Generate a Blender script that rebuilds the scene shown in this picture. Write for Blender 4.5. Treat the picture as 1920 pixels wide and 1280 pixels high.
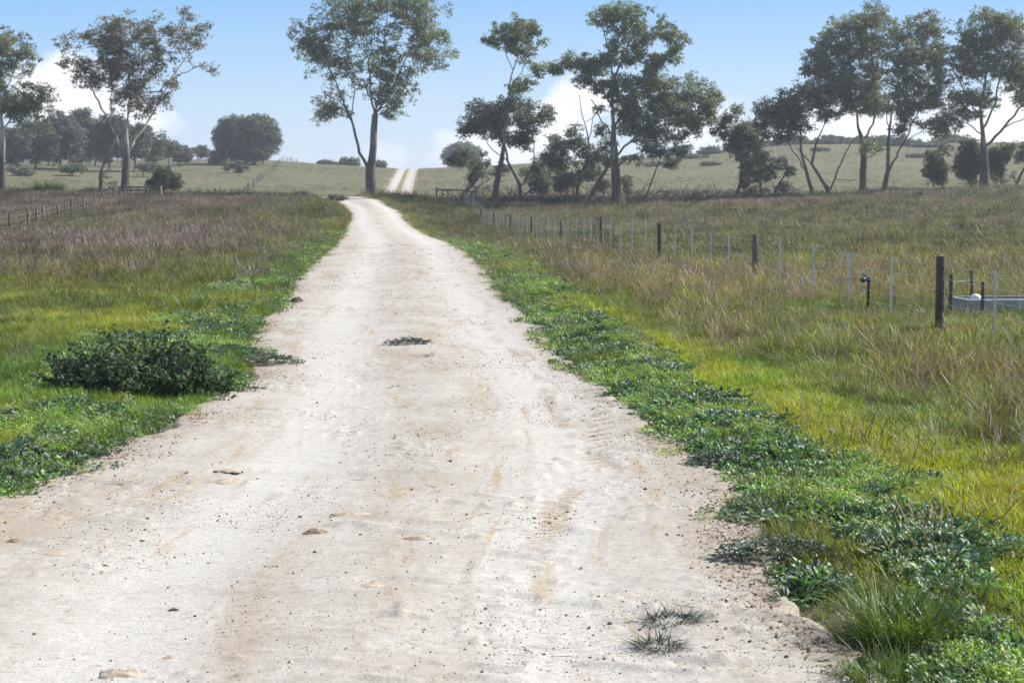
import bpy, math
import numpy as np
from mathutils import Vector
PI = math.pi
for o in list(bpy.data.objects): bpy.data.objects.remove(o)
SC = bpy.context.scene
COL = SC.collection
rng = np.random.default_rng(7)
DENOISE = True; HAZE = 0.00042; SKYK = 5.9

# ------------------------------------------------------------------ camera
FPX, HOR, EYE = 3200.0, 352.0, 1.93          # focal length in photo pixels, horizon row, eye height
PITCH = math.atan((640 - HOR) / FPX)
cam = bpy.data.cameras.new('camera'); camo = bpy.data.objects.new('camera', cam); COL.objects.link(camo)
cam.sensor_width = 36; cam.lens = 36 * FPX / 1920; cam.clip_start = 0.1; cam.clip_end = 9000
camo.location = (0, 0, EYE); camo.rotation_euler = (PI / 2 - PITCH, 0, 0)
cam.dof.use_dof = True; cam.dof.focus_distance = 12.0; cam.dof.aperture_fstop = 8.0
SC.camera = camo

# ------------------------------------------------------------------ world, sun, exposure
SUN_EL, SUN_AZ = math.radians(41), math.radians(64)     # azimuth measured from +Y (view direction) towards +X
wd = bpy.data.worlds.new('World'); SC.world = wd; wd.use_nodes = True
nt = wd.node_tree; N = nt.nodes; L = nt.links; N.clear()
def wn(t, **k):
    n = N.new(t)
    for a, b in k.items(): setattr(n, a, b)
    return n
out = wn('ShaderNodeOutputWorld'); bg = wn('ShaderNodeBackground'); L.new(bg.outputs[0], out.inputs[0])
sky = wn('ShaderNodeTexSky', sky_type='NISHITA', sun_disc=False, sun_elevation=SUN_EL, sun_rotation=SUN_AZ,
         air_density=1.0, dust_density=1.2, ozone_density=1.6, altitude=50)
bg.inputs[1].default_value = 0.135
tc = wn('ShaderNodeTexCoord'); sep = wn('ShaderNodeSeparateXYZ'); L.new(tc.outputs['Generated'], sep.inputs[0])
def wm(op, a, b=None, c=None, clamp=False):
    n = wn('ShaderNodeMath', operation=op, use_clamp=clamp)
    for i, v in enumerate((a, b, c)):
        if v is None: continue
        if isinstance(v, (int, float)): n.inputs[i].default_value = v
        else: L.new(v, n.inputs[i])
    return n.outputs[0]
ysafe = wm('MAXIMUM', sep.outputs[1], 0.05)
su = wm('DIVIDE', sep.outputs[0], ysafe); sv = wm('DIVIDE', sep.outputs[2], ysafe)
noi = wn('ShaderNodeTexNoise'); noi.inputs['Scale'].default_value = 26; noi.inputs['Detail'].default_value = 7; noi.inputs['Roughness'].default_value = 0.55
L.new(tc.outputs['Generated'], noi.inputs['Vector'])
nz = wm('SUBTRACT', noi.outputs[0], 0.5)
cl = None
for (cx, cy, rx, ry, amp) in [(125, 185, 95, 75, 1.0), (250, 235, 120, 40, .9), (1030, 245, 90, 85, 1.0), (1105, 185, 70, 45, .85), (960, 290, 200, 45, .8),
                              (1340, 250, 90, 55, .85), (1560, 240, 200, 60, 1.0), (1850, 235, 200, 90, 1.0)]:
    a = wm('DIVIDE', wm('SUBTRACT', su, (cx - 960) / FPX), rx / FPX)
    b = wm('DIVIDE', wm('SUBTRACT', sv, (HOR - cy) / FPX), ry / FPX)
    d = wm('SQRT', wm('ADD', wm('MULTIPLY', a, a), wm('MULTIPLY', b, b)))
    d = wm('ADD', d, wm('MULTIPLY', nz, 3.0))
    m = wm('MULTIPLY', wm('SUBTRACT', 1.12, d, clamp=False), 1.5, clamp=True)
    m = wm('MULTIPLY', m, amp)
    cl = m if cl is None else wm('MAXIMUM', cl, m)
mixc = wn('ShaderNodeMix', data_type='RGBA'); L.new(cl, mixc.inputs[0])
# cloud colour (sun-lit white); the low clear sky is mixed towards a chosen colour gradient, paler at the horizon
gr1 = wn('ShaderNodeValToRGB'); L.new(wm('MULTIPLY', sv, 1 / 0.40, clamp=True), gr1.inputs[0])
els = gr1.color_ramp.elements; els[0].position = 0.0; els[0].color = (.64, .76, .86, 1); els[1].position = 1.0; els[1].color = (.13, .29, .72, 1)
for p_, c_ in ((.10, (.51, .69, .88, 1)), (.28, (.225, .485, .86, 1)), (.5, (.17, .38, .82, 1))):
    e_ = els.new(p_); e_.color = c_
hz = wm('SUBTRACT', 1.0, wm('MULTIPLY', wm('SUBTRACT', sv, 0.25), 5.0, clamp=True))
hz = wm('MULTIPLY', hz, 0.9)
gsc = wn('ShaderNodeMix', data_type='RGBA', blend_type='MULTIPLY'); gsc.inputs[0].default_value = 1; L.new(gr1.outputs[0], gsc.inputs[6]); gsc.inputs[7].default_value = (SKYK, SKYK, SKYK, 1)
gsc.clamp_result = False
mixh = wn('ShaderNodeMix', data_type='RGBA'); L.new(hz, mixh.inputs[0]); L.new(sky.outputs[0], mixh.inputs[6]); L.new(gsc.outputs[2], mixh.inputs[7])
L.new(mixh.outputs[2], mixc.inputs[6]); mixc.inputs[7].default_value = (6.4, 6.5, 6.7, 1)
L.new(mixc.outputs[2], bg.inputs[0])

sl = bpy.data.lights.new('sun', 'SUN'); so = bpy.data.objects.new('sun', sl); COL.objects.link(so)
sl.energy = 4.9; sl.angle = math.radians(0.6); sl.color = (1.0, 0.965, 0.91)
sd = Vector((math.sin(SUN_AZ) * math.cos(SUN_EL), math.cos(SUN_AZ) * math.cos(SUN_EL), math.sin(SUN_EL)))
so.rotation_euler = sd.to_track_quat('Z', 'Y').to_euler(); so.location = (30, -20, 40)
SC.view_settings.view_transform = 'Standard'; SC.view_settings.look = 'None'; SC.view_settings.gamma = 1
SC.view_settings.exposure = 0.5
SC.cycles.use_denoising = DENOISE; SC.cycles.denoising_prefilter = 'NONE'
SC.cycles.max_bounces = 7; SC.cycles.diffuse_bounces = 3; SC.cycles.glossy_bounces = 2; SC.cycles.transmission_bounces = 4
SC.cycles.transparent_max_bounces = 4; SC.cycles.volume_bounces = 0; SC.cycles.caustics_reflective = False; SC.cycles.caustics_refractive = False

# ------------------------------------------------------------------ helpers
def hash2(i, j, s):
    h = (i.astype(np.int64) * 374761393 + j.astype(np.int64) * 668265263 + s * 974634777) & 0xFFFFFFFF
    h = ((h ^ (h >> 13)) * 1274126177) & 0xFFFFFFFF
    h = (h ^ (h >> 16)) & 0xFFFFFFFF
    return h / 4294967295.0
def vnoise(x, y, s=0):
    x = np.asarray(x, float); y = np.asarray(y, float)
    i = np.floor(x); j = np.floor(y); fx = x - i; fy = y - j
    fx = fx * fx * (3 - 2 * fx); fy = fy * fy * (3 - 2 * fy)
    a = hash2(i, j, s); b = hash2(i + 1, j, s); c = hash2(i, j + 1, s); d = hash2(i + 1, j + 1, s)
    return (a * (1 - fx) + b * fx) * (1 - fy) + (c * (1 - fx) + d * fx) * fy
def fbm(x, y, s=0, o=4, r=0.5):
    t = 0; a = 1; w = 0
    for k in range(o):
        t = t + a * vnoise(np.asarray(x) * 2 ** k + 17.3 * k, np.asarray(y) * 2 ** k - 9.1 * k, s + k); w += a; a *= r
    return t / w
def sst(a, b, x):
    t = np.clip((np.asarray(x, float) - a) / (b - a), 0, 1); return t * t * (3 - 2 * t)

def tag(o, label=None, cat=None, group=None, kind=None):
    if label: o['label'] = label
    if cat: o['category'] = cat
    if group: o['group'] = group
    if kind: o['kind'] = kind
    return o
def empty(name, loc, label, cat, group=None, kind=None):
    o = bpy.data.objects.new(name, None); o.location = loc; o.empty_display_size = 0.3; COL.objects.link(o)
    return tag(o, label, cat, group, kind)
def mesh_np(name, V, F, mat=None, parent=None, smooth=False, attrs=None, link=True, F2=None):
    """V (n,3), F (m,k) all faces k-gons; F2 optional second face array"""
    me = bpy.data.meshes.new(name); V = np.asarray(V, np.float32)
    if parent is not None: V = V - np.array(parent.location, np.float32)
    me.vertices.add(len(V)); me.vertices.foreach_set('co', V.ravel())
    Fs = [np.asarray(F, np.int32)] + ([np.asarray(F2, np.int32)] if F2 is not None and len(F2) else [])
    Fs = [f for f in Fs if len(f)]
    idx = np.concatenate([f.ravel() for f in Fs]); tot = np.concatenate([np.full(len(f), f.shape[1], np.int32) for f in Fs])
    me.loops.add(len(idx)); me.loops.foreach_set('vertex_index', idx)
    st = np.concatenate([[0], np.cumsum(tot)[:-1]]).astype(np.int32)
    me.polygons.add(len(tot)); me.polygons.foreach_set('loop_start', st); me.polygons.foreach_set('loop_total', tot)
    me.update(calc_edges=True)
    me.polygons.foreach_set('use_smooth', np.full(len(tot), smooth))
    for k, (ty, arr) in (attrs or {}).items():
        a = me.attributes.new(k, ty, 'POINT'); arr = np.asarray(arr, np.float32)
        a.data.foreach_set({'FLOAT': 'value', 'FLOAT_VECTOR': 'vector', 'FLOAT_COLOR': 'color'}[ty], arr.ravel())
    if mat: me.materials.append(mat)
    o = bpy.data.objects.new(name, me)
    if link: COL.objects.link(o)
    if parent is not None: o.parent = parent
    return o
class MB:
    """collects shapes for one mesh"""
    def __init__(s): s.V = []; s.F3 = []; s.F4 = []; s.n = 0
    def add(s, V, F):
        V = np.asarray(V, float); s.V.append(V); F = np.asarray(F, int)
        if len(F): (s.F3 if F.shape[1] == 3 else s.F4).append(F + s.n)
        s.n += len(V)
    def tube(s, P, R, k=6, cap=True):
        P = np.asarray(P, float); R = np.broadcast_to(np.asarray(R, float), (len(P),)); n = len(P)
        T = np.gradient(P, axis=0); T /= np.linalg.norm(T, axis=1)[:, None] + 1e-9
        ref = np.array([0.31, 0.95, 0.05]) if abs(T[0][1]) < .8 else np.array([1., 0.1, 0.])
        U = np.cross(T, ref); U /= np.linalg.norm(U, axis=1)[:, None] + 1e-9; W = np.cross(T, U)
        a = np.arange(k) * 2 * PI / k
        V = P[:, None] + R[:, None, None] * (np.cos(a)[None, :, None] * U[:, None] + np.sin(a)[None, :, None] * W[:, None])
        base = s.n; V = V.reshape(-1, 3)
        i = np.arange(n - 1)[:, None] * k; j = np.arange(k)[None]; j2 = (j + 1) % k
        F = np.stack([i + j, i + j2, i + k + j2, i + k + j], -1).reshape(-1, 4)
        s.add(V, F)
        if cap:
            s.add(np.vstack([V[:k], P[0]]), [[(q + 1) % k, q, k] for q in range(k)])
            s.add(np.vstack([V[-k:], P[-1]]), [[q, (q + 1) % k, k] for q in range(k)])
    def box(s, c, h, rz=0):
        c = np.asarray(c, float); q = np.array([[x, y, z] for x in (-1, 1) for y in (-1, 1) for z in (-1, 1)], float) * h
        R = np.array([[math.cos(rz), -math.sin(rz), 0], [math.sin(rz), math.cos(rz), 0], [0, 0, 1]])
        s.add(q @ R.T + c, [[0, 1, 3, 2], [4, 6, 7, 5], [0, 4, 5, 1], [2, 3, 7, 6], [0, 2, 6, 4], [1, 5, 7, 3]])
    def build(s, name, mat, parent=None, smooth=True, link=True, attrs=None):
        V = np.concatenate(s.V); F3 = np.concatenate(s.F3) if s.F3 else np.zeros((0, 3), int); F4 = np.concatenate(s.F4) if s.F4 else np.zeros((0, 4), int)
        return mesh_np(name, V, F4, mat, parent, smooth, attrs, link, F2=F3)

# ------------------------------------------------------------------ terrain
TC = np.array([-900, 0, 350, 500, 640, 695, 760, 900, 1100, 1300, 1500, 1700, 1920, 2800], float)
TT = {
 -50: [0]*14, 50: [0]*14,
 65:  [-.08, -.08, 0, 0, 0, 0, -.05, -.25, -.2, -.1, 0, .1, .15, .2],
 80:  [-.3, -.3, .0, .1, .05, .03, -.1, -.55, -.4, -.2, -.05, .1, .2, .3],
 105: [.2, .2, .3, .35, .3, .25, .0, -.65, -.4, 0, .2, .4, .55, .7],
 125: [.85, .85, .85, .85, .9, .9, .6, 0, .2, .5, .7, .95, 1.15, 1.3],
 145: [1.4, 1.38, 1.15, 1.1, 1.15, 1.2, .95, .6, .65, .72, 1.0, 1.5, 1.85, 2.1],
 170: [1.0, .9, .7, .6, .55, .55, .6, .7, .8, .95, 1.1, 1.6, 1.9, 2.1],
 205: [2.2, 2.0, 1.6, 1.4, 1.4, 1.4, 1.35, 1.3, 1.4, 1.5, 1.8, 2.2, 2.6, 3.0],
 260: [5.2, 4.8, 4.0, 3.7, 3.4, 3.3, 3.0, 3.1, 3.5, 4.2, 5.0, 5.3, 5.6, 6.0],
 340: [7.4, 7.2, 7.4, 7.2, 6.3, 5.9, 5.5, 6.1, 7.3, 8.6, 10.4, 10.6, 10.8, 11],
 430: [8.0, 7.8, 7.8, 7.3, 6.3, 5.8, 4.9, 6.1, 7.8, 9.3, 11.0, 11.3, 11.6, 12],
 900: [3]*14, 4000: [0]*14}
TY = np.array(sorted(TT)); TZ = np.array([TT[k] for k in sorted(TT)], float)
TM = np.zeros_like(TZ)
for i in range(1, len(TY) - 1):
    d0 = (TZ[i] - TZ[i-1]) / (TY[i] - TY[i-1]); d1 = (TZ[i+1] - TZ[i]) / (TY[i+1] - TY[i])
    TM[i] = np.where(d0 * d1 > 0, 2 * d0 * d1 / (d0 + d1 + 1e-12), 0)
def H0(x, y):
    x = np.asarray(x, float); y = np.asarray(y, float)
    yy = np.clip(y, TY[0], TY[-1] - 1e-3); px = np.clip(x / np.maximum(yy, 5) * FPX + 960, TC[0], TC[-1] - 1e-3)
    i = np.clip(np.searchsorted(TY, yy, 'right') - 1, 0, len(TY) - 2); h = TY[i+1] - TY[i]; t = (yy - TY[i]) / h
    j = np.clip(np.searchsorted(TC, px, 'right') - 1, 0, len(TC) - 2); s = (px - TC[j]) / (TC[j+1] - TC[j]); s = s * s * (3 - 2 * s) * .6 + s * .4
    def col(jj):
        a, b, ma, mb = TZ[i, jj], TZ[i+1, jj], TM[i, jj], TM[i+1, jj]
        return a * (2*t**3 - 3*t**2 + 1) + ma * h * (t**3 - 2*t**2 + t) + b * (3*t**2 - 2*t**3) + mb * h * (t**3 - t**2)
    return col(j) * (1 - s) + col(j + 1) * s
def ray(px, py):
    a = (px - 960) / FPX; b = (640 - py) / FPX; c, s = math.cos(PITCH), math.sin(PITCH)
    return np.array([a, c + b * s, -s + b * c])
def at(px, py):                       # where the sight line of a photo pixel meets the ground
    d = ray(px, py); d = d / d[1]; ys = np.concatenate([np.arange(4, 60, .05), np.arange(60, 420, .25)])
    f = EYE + d[2] * ys - H0(d[0] * ys, ys); k = np.argmax(f <= 0) if (f <= 0).any() else len(ys) - 1
    return np.array([d[0] * ys[k], ys[k]])
def W(px, py, Y):                     # the point of that sight line at distance Y
    d = ray(px, py); d = d / d[1]; return np.array([d[0] * Y, Y, EYE + d[2] * Y])

RE = [(1640,1285),(1570,1205),(1490,1140),(1440,1090),(1405,1010),(1400,920),(1320,862),(1285,835),(1180,770),(1110,712),(1040,650),(1000,600),(950,550),(920,512),(890,482),(850,457),(800,440),(772,425),(762,410),(748,396),(722,385)]
LE = [(-620,1285),(-300,1080),(0,940),(100,897),(180,868),(250,832),(330,792),(420,742),(470,715),(480,690),(470,650),(480,615),(510,585),(535,560),(555,520),(590,490),(615,470),(635,450),(645,430),(655,410),(652,396),(640,385)]
re_ = np.array([at(*p) for p in RE]); le_ = np.array([at(*p) for p in LE])
re_ = re_[np.argsort(re_[:, 1])]; le_ = le_[np.argsort(le_[:, 1])]
FARC = [(128, -11.6), (136, -13.3), (146, -15.0), (156, -15.6), (166, -14.0), (178, -12.6), (195, -13.1), (230, -15.0), (280, -17.6), (330, -19.9), (345, -20.6), (400, -23.5), (520, -30)]
def hwf(y): return np.interp(y, [128, 170, 345], [2.1, 1.45, 1.8])
rY = np.concatenate([[-30, 0], re_[:, 1][re_[:, 1] < 122], [p[0] for p in FARC]]); rX = np.concatenate([[1.6, 1.6], re_[:, 0][re_[:, 1] < 122], [p[1] + hwf(p[0]) for p in FARC]])
lY = np.concatenate([[-30, 0], le_[:, 1][le_[:, 1] < 122], [p[0] for p in FARC]]); lX = np.concatenate([[-3.4, -3.4], le_[:, 0][le_[:, 1] < 122], [p[1] - hwf(p[0]) for p in FARC]])
def XR(y): return np.interp(y, rY, rX)
def XL(y): return np.interp(y, lY, lX)
def dout(x, y):                       # metres outside the road (negative inside), and side
    r = x - XR(y); l = XL(y) - x
    return np.maximum(r, l), np.where(r > l, 1, -1)
def HG(x, y):                         # ground surface: verge a little higher than the road
    d, s = dout(x, y); z = H0(x, y)
    z = z + 0.05 * sst(0.0, 0.9, d) - 0.03 * sst(0.12, -0.1, d)
    z = z + (fbm(x * .35, y * .35, 3) - .5) * 0.16 * sst(.3, 3, d) * sst(5, 20, y) + (fbm(x * 1.6, y * 1.6, 5, 3) - .5) * .07 * sst(.1, .8, d)
    return z - 0.03 * sst(170, 200, y) * sst(.1, -.1, d)

# ------------------------------------------------------------------ materials
def newmat(name):
    m = bpy.data.materials.new(name); m.use_nodes = True; t = m.node_tree; t.nodes.clear(); return m, t
class G:                              # small node-graph helper
    def __init__(s, t): s.t = t
    def n(s, ty, ins=None, **k):
        n = s.t.nodes.new(ty)
        for a, b in k.items(): setattr(n, a, b)
        for i, v in (ins or {}).items():
            if isinstance(v, bpy.types.NodeSocket): s.t.links.new(v, n.inputs[i])
            else: n.inputs[i].default_value = v
        return n
    def m(s, op, a, b=0.0, clamp=False): return s.n('ShaderNodeMath', {0: a, 1: b}, operation=op, use_clamp=clamp).outputs[0]
    def noise(s, vec, sc, det=4, rough=.5, dist=0): return s.n('ShaderNodeTexNoise', {'Vector': vec, 'Scale': sc, 'Detail': det, 'Roughness': rough, 'Distortion': dist}).outputs[0]
    def ramp(s, f, a, b): return s.n('ShaderNodeMapRange', {0: f, 1: a, 2: b}).outputs[0]
    def mix(s, f, a, b, mode='MIX'): return s.n('ShaderNodeMix', {0: f, 6: a, 7: b}, data_type='RGBA', blend_type=mode).outputs[2]
    def out(s, sh): s.n('ShaderNodeOutputMaterial', {0: sh})
def rgb(r, g, b): return (r, g, b, 1)
def leafmat(name, rough=.5, trans=.35, tint=None, spec=.35, tboost=(1.25, 1.35, .55)):
    """colour = tint (per instance, or fixed) x per-blade shade"""
    m, t = newmat(name); g = G(t)
    col = g.n('ShaderNodeAttribute', attribute_type='INSTANCER', attribute_name='tint').outputs[0] if tint is None else g.n('ShaderNodeRGB').outputs[0]
    if tint is not None: col.default_value = (*tint, 1)
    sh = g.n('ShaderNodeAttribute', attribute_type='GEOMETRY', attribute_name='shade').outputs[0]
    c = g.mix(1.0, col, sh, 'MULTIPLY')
    tc_ = g.mix(1.0, c, rgb(*tboost), 'MULTIPLY')
    p = g.n('ShaderNodeBsdfPrincipled', {'Base Color': c, 'Roughness': rough, 'Specular IOR Level': spec})
    tr = g.n('ShaderNodeBsdfTranslucent', {'Color': tc_})
    g.out(g.n('ShaderNodeMixShader', {0: trans, 1: p.outputs[0], 2: tr.outputs[0]}).outputs[0]); return m
M_GRASS = leafmat('grass_blade', .45, .45)
M_WEED = leafmat('weed_leaf', .46, .28, spec=.42, tboost=(1.2, 1.5, .5))
M_DRY = leafmat('dry_stalk', .6, .3, tboost=(1.1, 1.0, .8))
def barkmat(name, a, b, c, sc=6, stocking=None):
    m, t = newmat(name); g = G(t); co = g.n('ShaderNodeTexCoord').outputs['Object']
    v = g.n('ShaderNodeMapping', {'Vector': co, 'Scale': (1, 1, .22)}).outputs[0]
    n1 = g.noise(v, sc, 5, .65); n2 = g.noise(v, sc * .35, 3)
    k = g.mix(g.ramp(n1, .35, .65), rgb(*a), rgb(*b)); k = g.mix(g.ramp(n2, .5, .62), k, rgb(*c))
    if stocking:
        zc = g.n('ShaderNodeSeparateXYZ', {0: co}).outputs[2]; f_ = g.ramp(g.m('ADD', zc, g.m('MULTIPLY', n2, 6.0)), 7.6, 5.2)
        k = g.mix(f_, k, g.mix(g.ramp(n1, .35, .65), rgb(.055, .042, .036), rgb(.125, .10, .085)))
    bp = g.n('ShaderNodeBump', {'Height': n1, 'Strength': 1.0, 'Distance': .12}).outputs[0]
    g.out(g.n('ShaderNodeBsdfPrincipled', {'Base Color': k, 'Roughness': .85, 'Normal': bp}).outputs[0]); return m
def plain(name, col, rough=.6, metal=0, var=.25, sc=12):
    m, t = newmat(name); g = G(t); co = g.n('ShaderNodeTexCoord').outputs['Object']
    n1 = g.noise(co, sc, 5, .6)
    k = g.mix(g.ramp(n1, .3, .7), rgb(*[x * (1 - var) for x in col]), rgb(*[min(1, x * (1 + var)) for x in col]))
    bp = g.n('ShaderNodeBump', {'Height': n1, 'Strength': .3, 'Distance': .01}).outputs[0]
    g.out(g.n('ShaderNodeBsdfPrincipled', {'Base Color': k, 'Roughness': rough, 'Metallic': metal, 'Normal': bp}).outputs[0]); return m

# ground cover colours (albedo)
def cover(x, y):
    """weights of each ground cover at a spot: weed, lime, green, dry, purple"""
    d, s = dout(x, y); n1 = fbm(x * .5, y * .35, 11); n2 = fbm(x * 1.3, y * .8, 23); n3 = fbm(x * .12, y * .09, 31)
    right = s > 0
    far = sst(60, 105, y)
    wwid = np.where(right, .78 + .08 * sst(16, 8, y) + .25 * sst(20, 40, y), 1.15 + .7 * np.exp(-((y - 18.5) / 3) ** 2)) * (0.55 + n2)
    weed = sst(0.35, -.35, d - wwid) * np.clip(sst(.34, .5, n2 + .1 * right), 0, 1) * sst(88, 45, y)
    lw = np.where(right, np.clip(2.15 - (y - 7) * .07, 1.05, 2.3), 1.8)
    lime = sst(.1, .7, d - .1) * sst(.7, -.4, d - lw - (n1 - .5) * 1.2) * sst(.28, .48, n2 + .10) * np.where(right, sst(62, 30, y), .50 * sst(35, 16, y))
    pad = right & (x > 6.5 - .19 * (y - 24) + 1.0) & (y > 22)        # pasture behind the fence
    prof_l = np.interp(y, [30, 48, 58, 70, 82, 100, 112, 150], [0, .25, .75, .7, .25, .35, .95, 1])
    prof_r = np.interp(y, [18, 40, 60, 150], [0, .35, .8, 1]); prof_p = np.interp(y, [60, 100, 130, 150], [0, .12, .45, .6])
    weed = weed * sst(.40, .54, fbm(x * 1.3, y * .9, 717, 3) + .16 * sst(10, 22, y) + .03 + .10 * (s < 0))
    pur = .6 * np.where(pad, prof_p, np.where(right, prof_r, prof_l)) * (sst(.28, .55, n1 * .6 + n3 * .4) * 1.0 + .15)
    edge_green = sst(3.5 + .045 * y, .6, d + (n1 - .5) * 2)          # greener close to the road, all the way
    pur = np.clip(pur, 0, 1) * (1 - .9 * edge_green)
    lawnl = np.where(right, 0, sst(50, 24, y) * .85)
    dryr = np.where(right, .75 * sst(.2, 1.5, d - lw + .3 + (n1 - .5) * 1.5), .45)
    green = np.clip(.42 + lawnl + .8 * edge_green + 1.4 * (n1 - .5), 0.08, 1.3)
    dry = np.clip(dryr + 2.0 * (n2 - .5) + .15, 0.05, 1.2) * (1 - .6 * edge_green)
    green = np.where(pad, green * .8 + .2, green); dry = np.where(pad, dry * .55, dry)
    return d, s, weed, lime, green, dry, pur
PAL = {'weed': (.082, .122, .075), 'lime': (.37, .37, .028), 'green': (.120, .150, .042), 'dry': (.165, .135, .070), 'purple': (.185, .150, .128)}

# ------------------------------------------------------------------ ground sheet
ys = np.concatenate([np.linspace(-60, 4, 12)[:-1], 4 * np.exp(np.linspace(0, math.log(420 / 4), 520)), np.geomspace(440, 4000, 26)])
t = np.linspace(-1, 1, 361); tt = np.sinh(t * 5.2) / math.sinh(5.2)
YY = np.repeat(ys[:, None], len(t), 1)
wid = np.maximum(70, np.abs(ys) * 1.15)[:, None]; core = np.maximum(3.2, np.abs(ys) * .42)[:, None]
XX = core * t[None] + (wid - core) * np.sign(t)[None] * np.abs(tt)[None]
XX = XX + np.interp(ys, [0, 20, 120, 200], [0.3, 0, -2, 0])[:, None]
ZZ = HG(XX, YY)
d, s_, we, li, gr, dr, pu = cover(XX, YY)
wsum = we + li + gr + dr + pu + 1e-3
P = {k: np.array(v) for k, v in PAL.items()}
C = (we[..., None] * P['weed'] + li[..., None] * P['lime'] + gr[..., None] * P['green'] + dr[..., None] * P['dry'] + pu[..., None] * P['purple']) / wsum[..., None]
soil = np.array([.10, .075, .045]); near = sst(70, 20, YY)[..., None]
C = C * (1 - .45 * near) + soil * .45 * near
hill = np.array([.140, .155, .085]); hp = (np.array([.195, .18, .115])); hm = fbm(XX * .03, YY * .03, 77)[..., None]
C = C * (1 - sst(140, 165, YY)[..., None]) + (hill * (1 - hm) + hp * hm) * sst(140, 165, YY)[..., None]
dirt = np.array([.40, .325, .24]); dm = sst(.5, .05, d + (fbm(XX * 3, YY * 2, 91) - .5) * 1.1)[..., None] * sst(420, 380, YY)[..., None]
C = C * (1 - dm) + dirt * dm
nr, nc = XX.shape; q = (np.arange(nr - 1)[:, None] * nc + np.arange(nc - 1)[None]); F = np.stack([q, q + 1, q + nc + 1, q + nc], -1).reshape(-1, 4)
gm, t_ = newmat('pasture_ground'); g = G(t_); co = g.n('ShaderNodeTexCoord').outputs['Object']
a = g.n('ShaderNodeAttribute', attribute_name='cover').outputs[0]
n1 = g.noise(co, 1.1, 6, .65); n2 = g.noise(co, 9, 4, .6); n3 = g.noise(co, .16, 4)
k = g.mix(g.ramp(n1, .38, .66), g.mix(1, a, rgb(.62, .66, .6), 'MULTIPLY'), g.mix(1, a, rgb(1.3, 1.22, 1.1), 'MULTIPLY'))
k = g.mix(g.ramp(n2, .42, .75), k, g.mix(1, k, rgb(.6, .55, .5), 'MULTIPLY'))
k = g.mix(g.ramp(n3, .45, .7), k, g.mix(1, k, rgb(1.15, 1.02, .95), 'MULTIPLY'))
bp = g.n('ShaderNodeBump', {'Height': n2, 'Strength': .5, 'Distance': .05}).outputs[0]
g.out(g.n('ShaderNodeBsdfPrincipled', {'Base Color': k, 'Roughness': .95, 'Specular IOR Level': .1, 'Normal': bp}).outputs[0])
gr_o = mesh_np('ground', np.stack([XX, YY, ZZ], -1).reshape(-1, 3), F, gm, smooth=True, attrs={'cover': ('FLOAT_COLOR', np.concatenate([C, np.ones_like(C[..., :1])], -1).reshape(-1, 4))})
tag(gr_o, 'grassy farm paddocks rising gently to the low hills', None, None, 'structure')

# ------------------------------------------------------------------ dirt road
ys = np.concatenate([4 * np.exp(np.linspace(0, math.log(135 / 4), 900)), np.linspace(136, 520, 260)]); ys = np.concatenate([[-25, -10, 0, 2, 3], ys])
u = np.linspace(0, 1, 190); Y = np.repeat(ys[:, None], len(u), 1)
je = .35 * sst(200, 120, ys) * np.interp(ys, [5, 40, 130], [1, .8, .6])
xl = XL(ys) - .12 + (fbm(ys * 1.1, ys * 0, 201, 5, .6) - .5) * 2 * je; xr = XR(ys) + .12 + (fbm(ys * 1.1, ys * 0 + 9, 301, 5, .6) - .5) * 2 * je
X = xl[:, None] + (xr - xl)[:, None] * u[None]
across_far = X - (XR(ys) + XL(ys))[:, None] / 2; hl = (XR(ys) + XL(ys))[:, None] / 2; across = X - np.interp(Y, ys, (XR(ys) * .56 + XL(ys) * .44))
# wheel tracks slightly sunken, thin crown, cross ripples and lips of blown sand
track = np.exp(-((np.abs(across + .05) - .95) / .42) ** 2)
Z = H0(X, Y) + 0.012 - .018 * track + .012 * np.exp(-(across / .3) ** 2)
rip = fbm(X * .9 + .3 * Y, Y * 2.6, 401, 4, .55)
Z += .011 * sst(.52, .72, rip) * sst(40, 20, Y)
lip = fbm(X * 2.2 + 3, Y * 7.0 + 1.2 * X, 421, 4, .6)
Z += .017 * sst(.60, .70, lip) * sst(30, 14, Y) * sst(.35, .6, fbm(X * .7, Y * .7, 431, 2))
clod = fbm(X * 14, Y * 14, 441, 3, .6); cz = fbm(X * 1.2, Y * .8, 451, 3)
Z += .006 * (clod - .4) + .016 * sst(.66, .8, clod) * sst(.48, .62, cz) * sst(24, 12, Y)
# braided tyre ruts
rut = np.abs(np.sin((across + .25 * np.sin(Y * .55)) * 24)) * np.exp(-((across - .85 - .25 * np.sin(Y * .55)) / .16) ** 2)
Z += .0035 * rut * sst(30, 14, Y)
xe = XR(Y) - .62 - .12 * np.sin(Y * .6); rutc = .75 * np.exp(-((X - xe) / .07) ** 2) * sst(9, 12, Y) * sst(34, 24, Y) * sst(.35, .6, fbm(Y * 1.5, X * 3, 461))
tl2 = np.abs(np.sin(Y * 46 + 14 * across)) * np.exp(-((across - 1.15 - .3 * np.sin(Y * .42 + 1)) / .17) ** 2); rutc += .8 * sst(.55, .9, tl2) * sst(.42, .6, fbm(X * 1.2, Y * .6, 471)) * sst(26, 16, Y)
tl3 = np.abs(np.sin((across + .3 * np.sin(Y * .35)) * 60)) * np.exp(-((across + .9 + .3 * np.sin(Y * .35)) / .2) ** 2); rutc += .5 * sst(.5, .95, tl3) * sst(.45, .62, fbm(X * 1.1, Y * .5, 481)) * sst(30, 16, Y)
rutc = np.clip(rutc, 0, 1) * np.ones_like(X); Z -= .006 * rutc
e = np.minimum(u, 1 - u)[None]; Z -= .05 * sst(.025, 0, e) * np.ones_like(Z); Z += .035 * sst(165, 200, Y)
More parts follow.
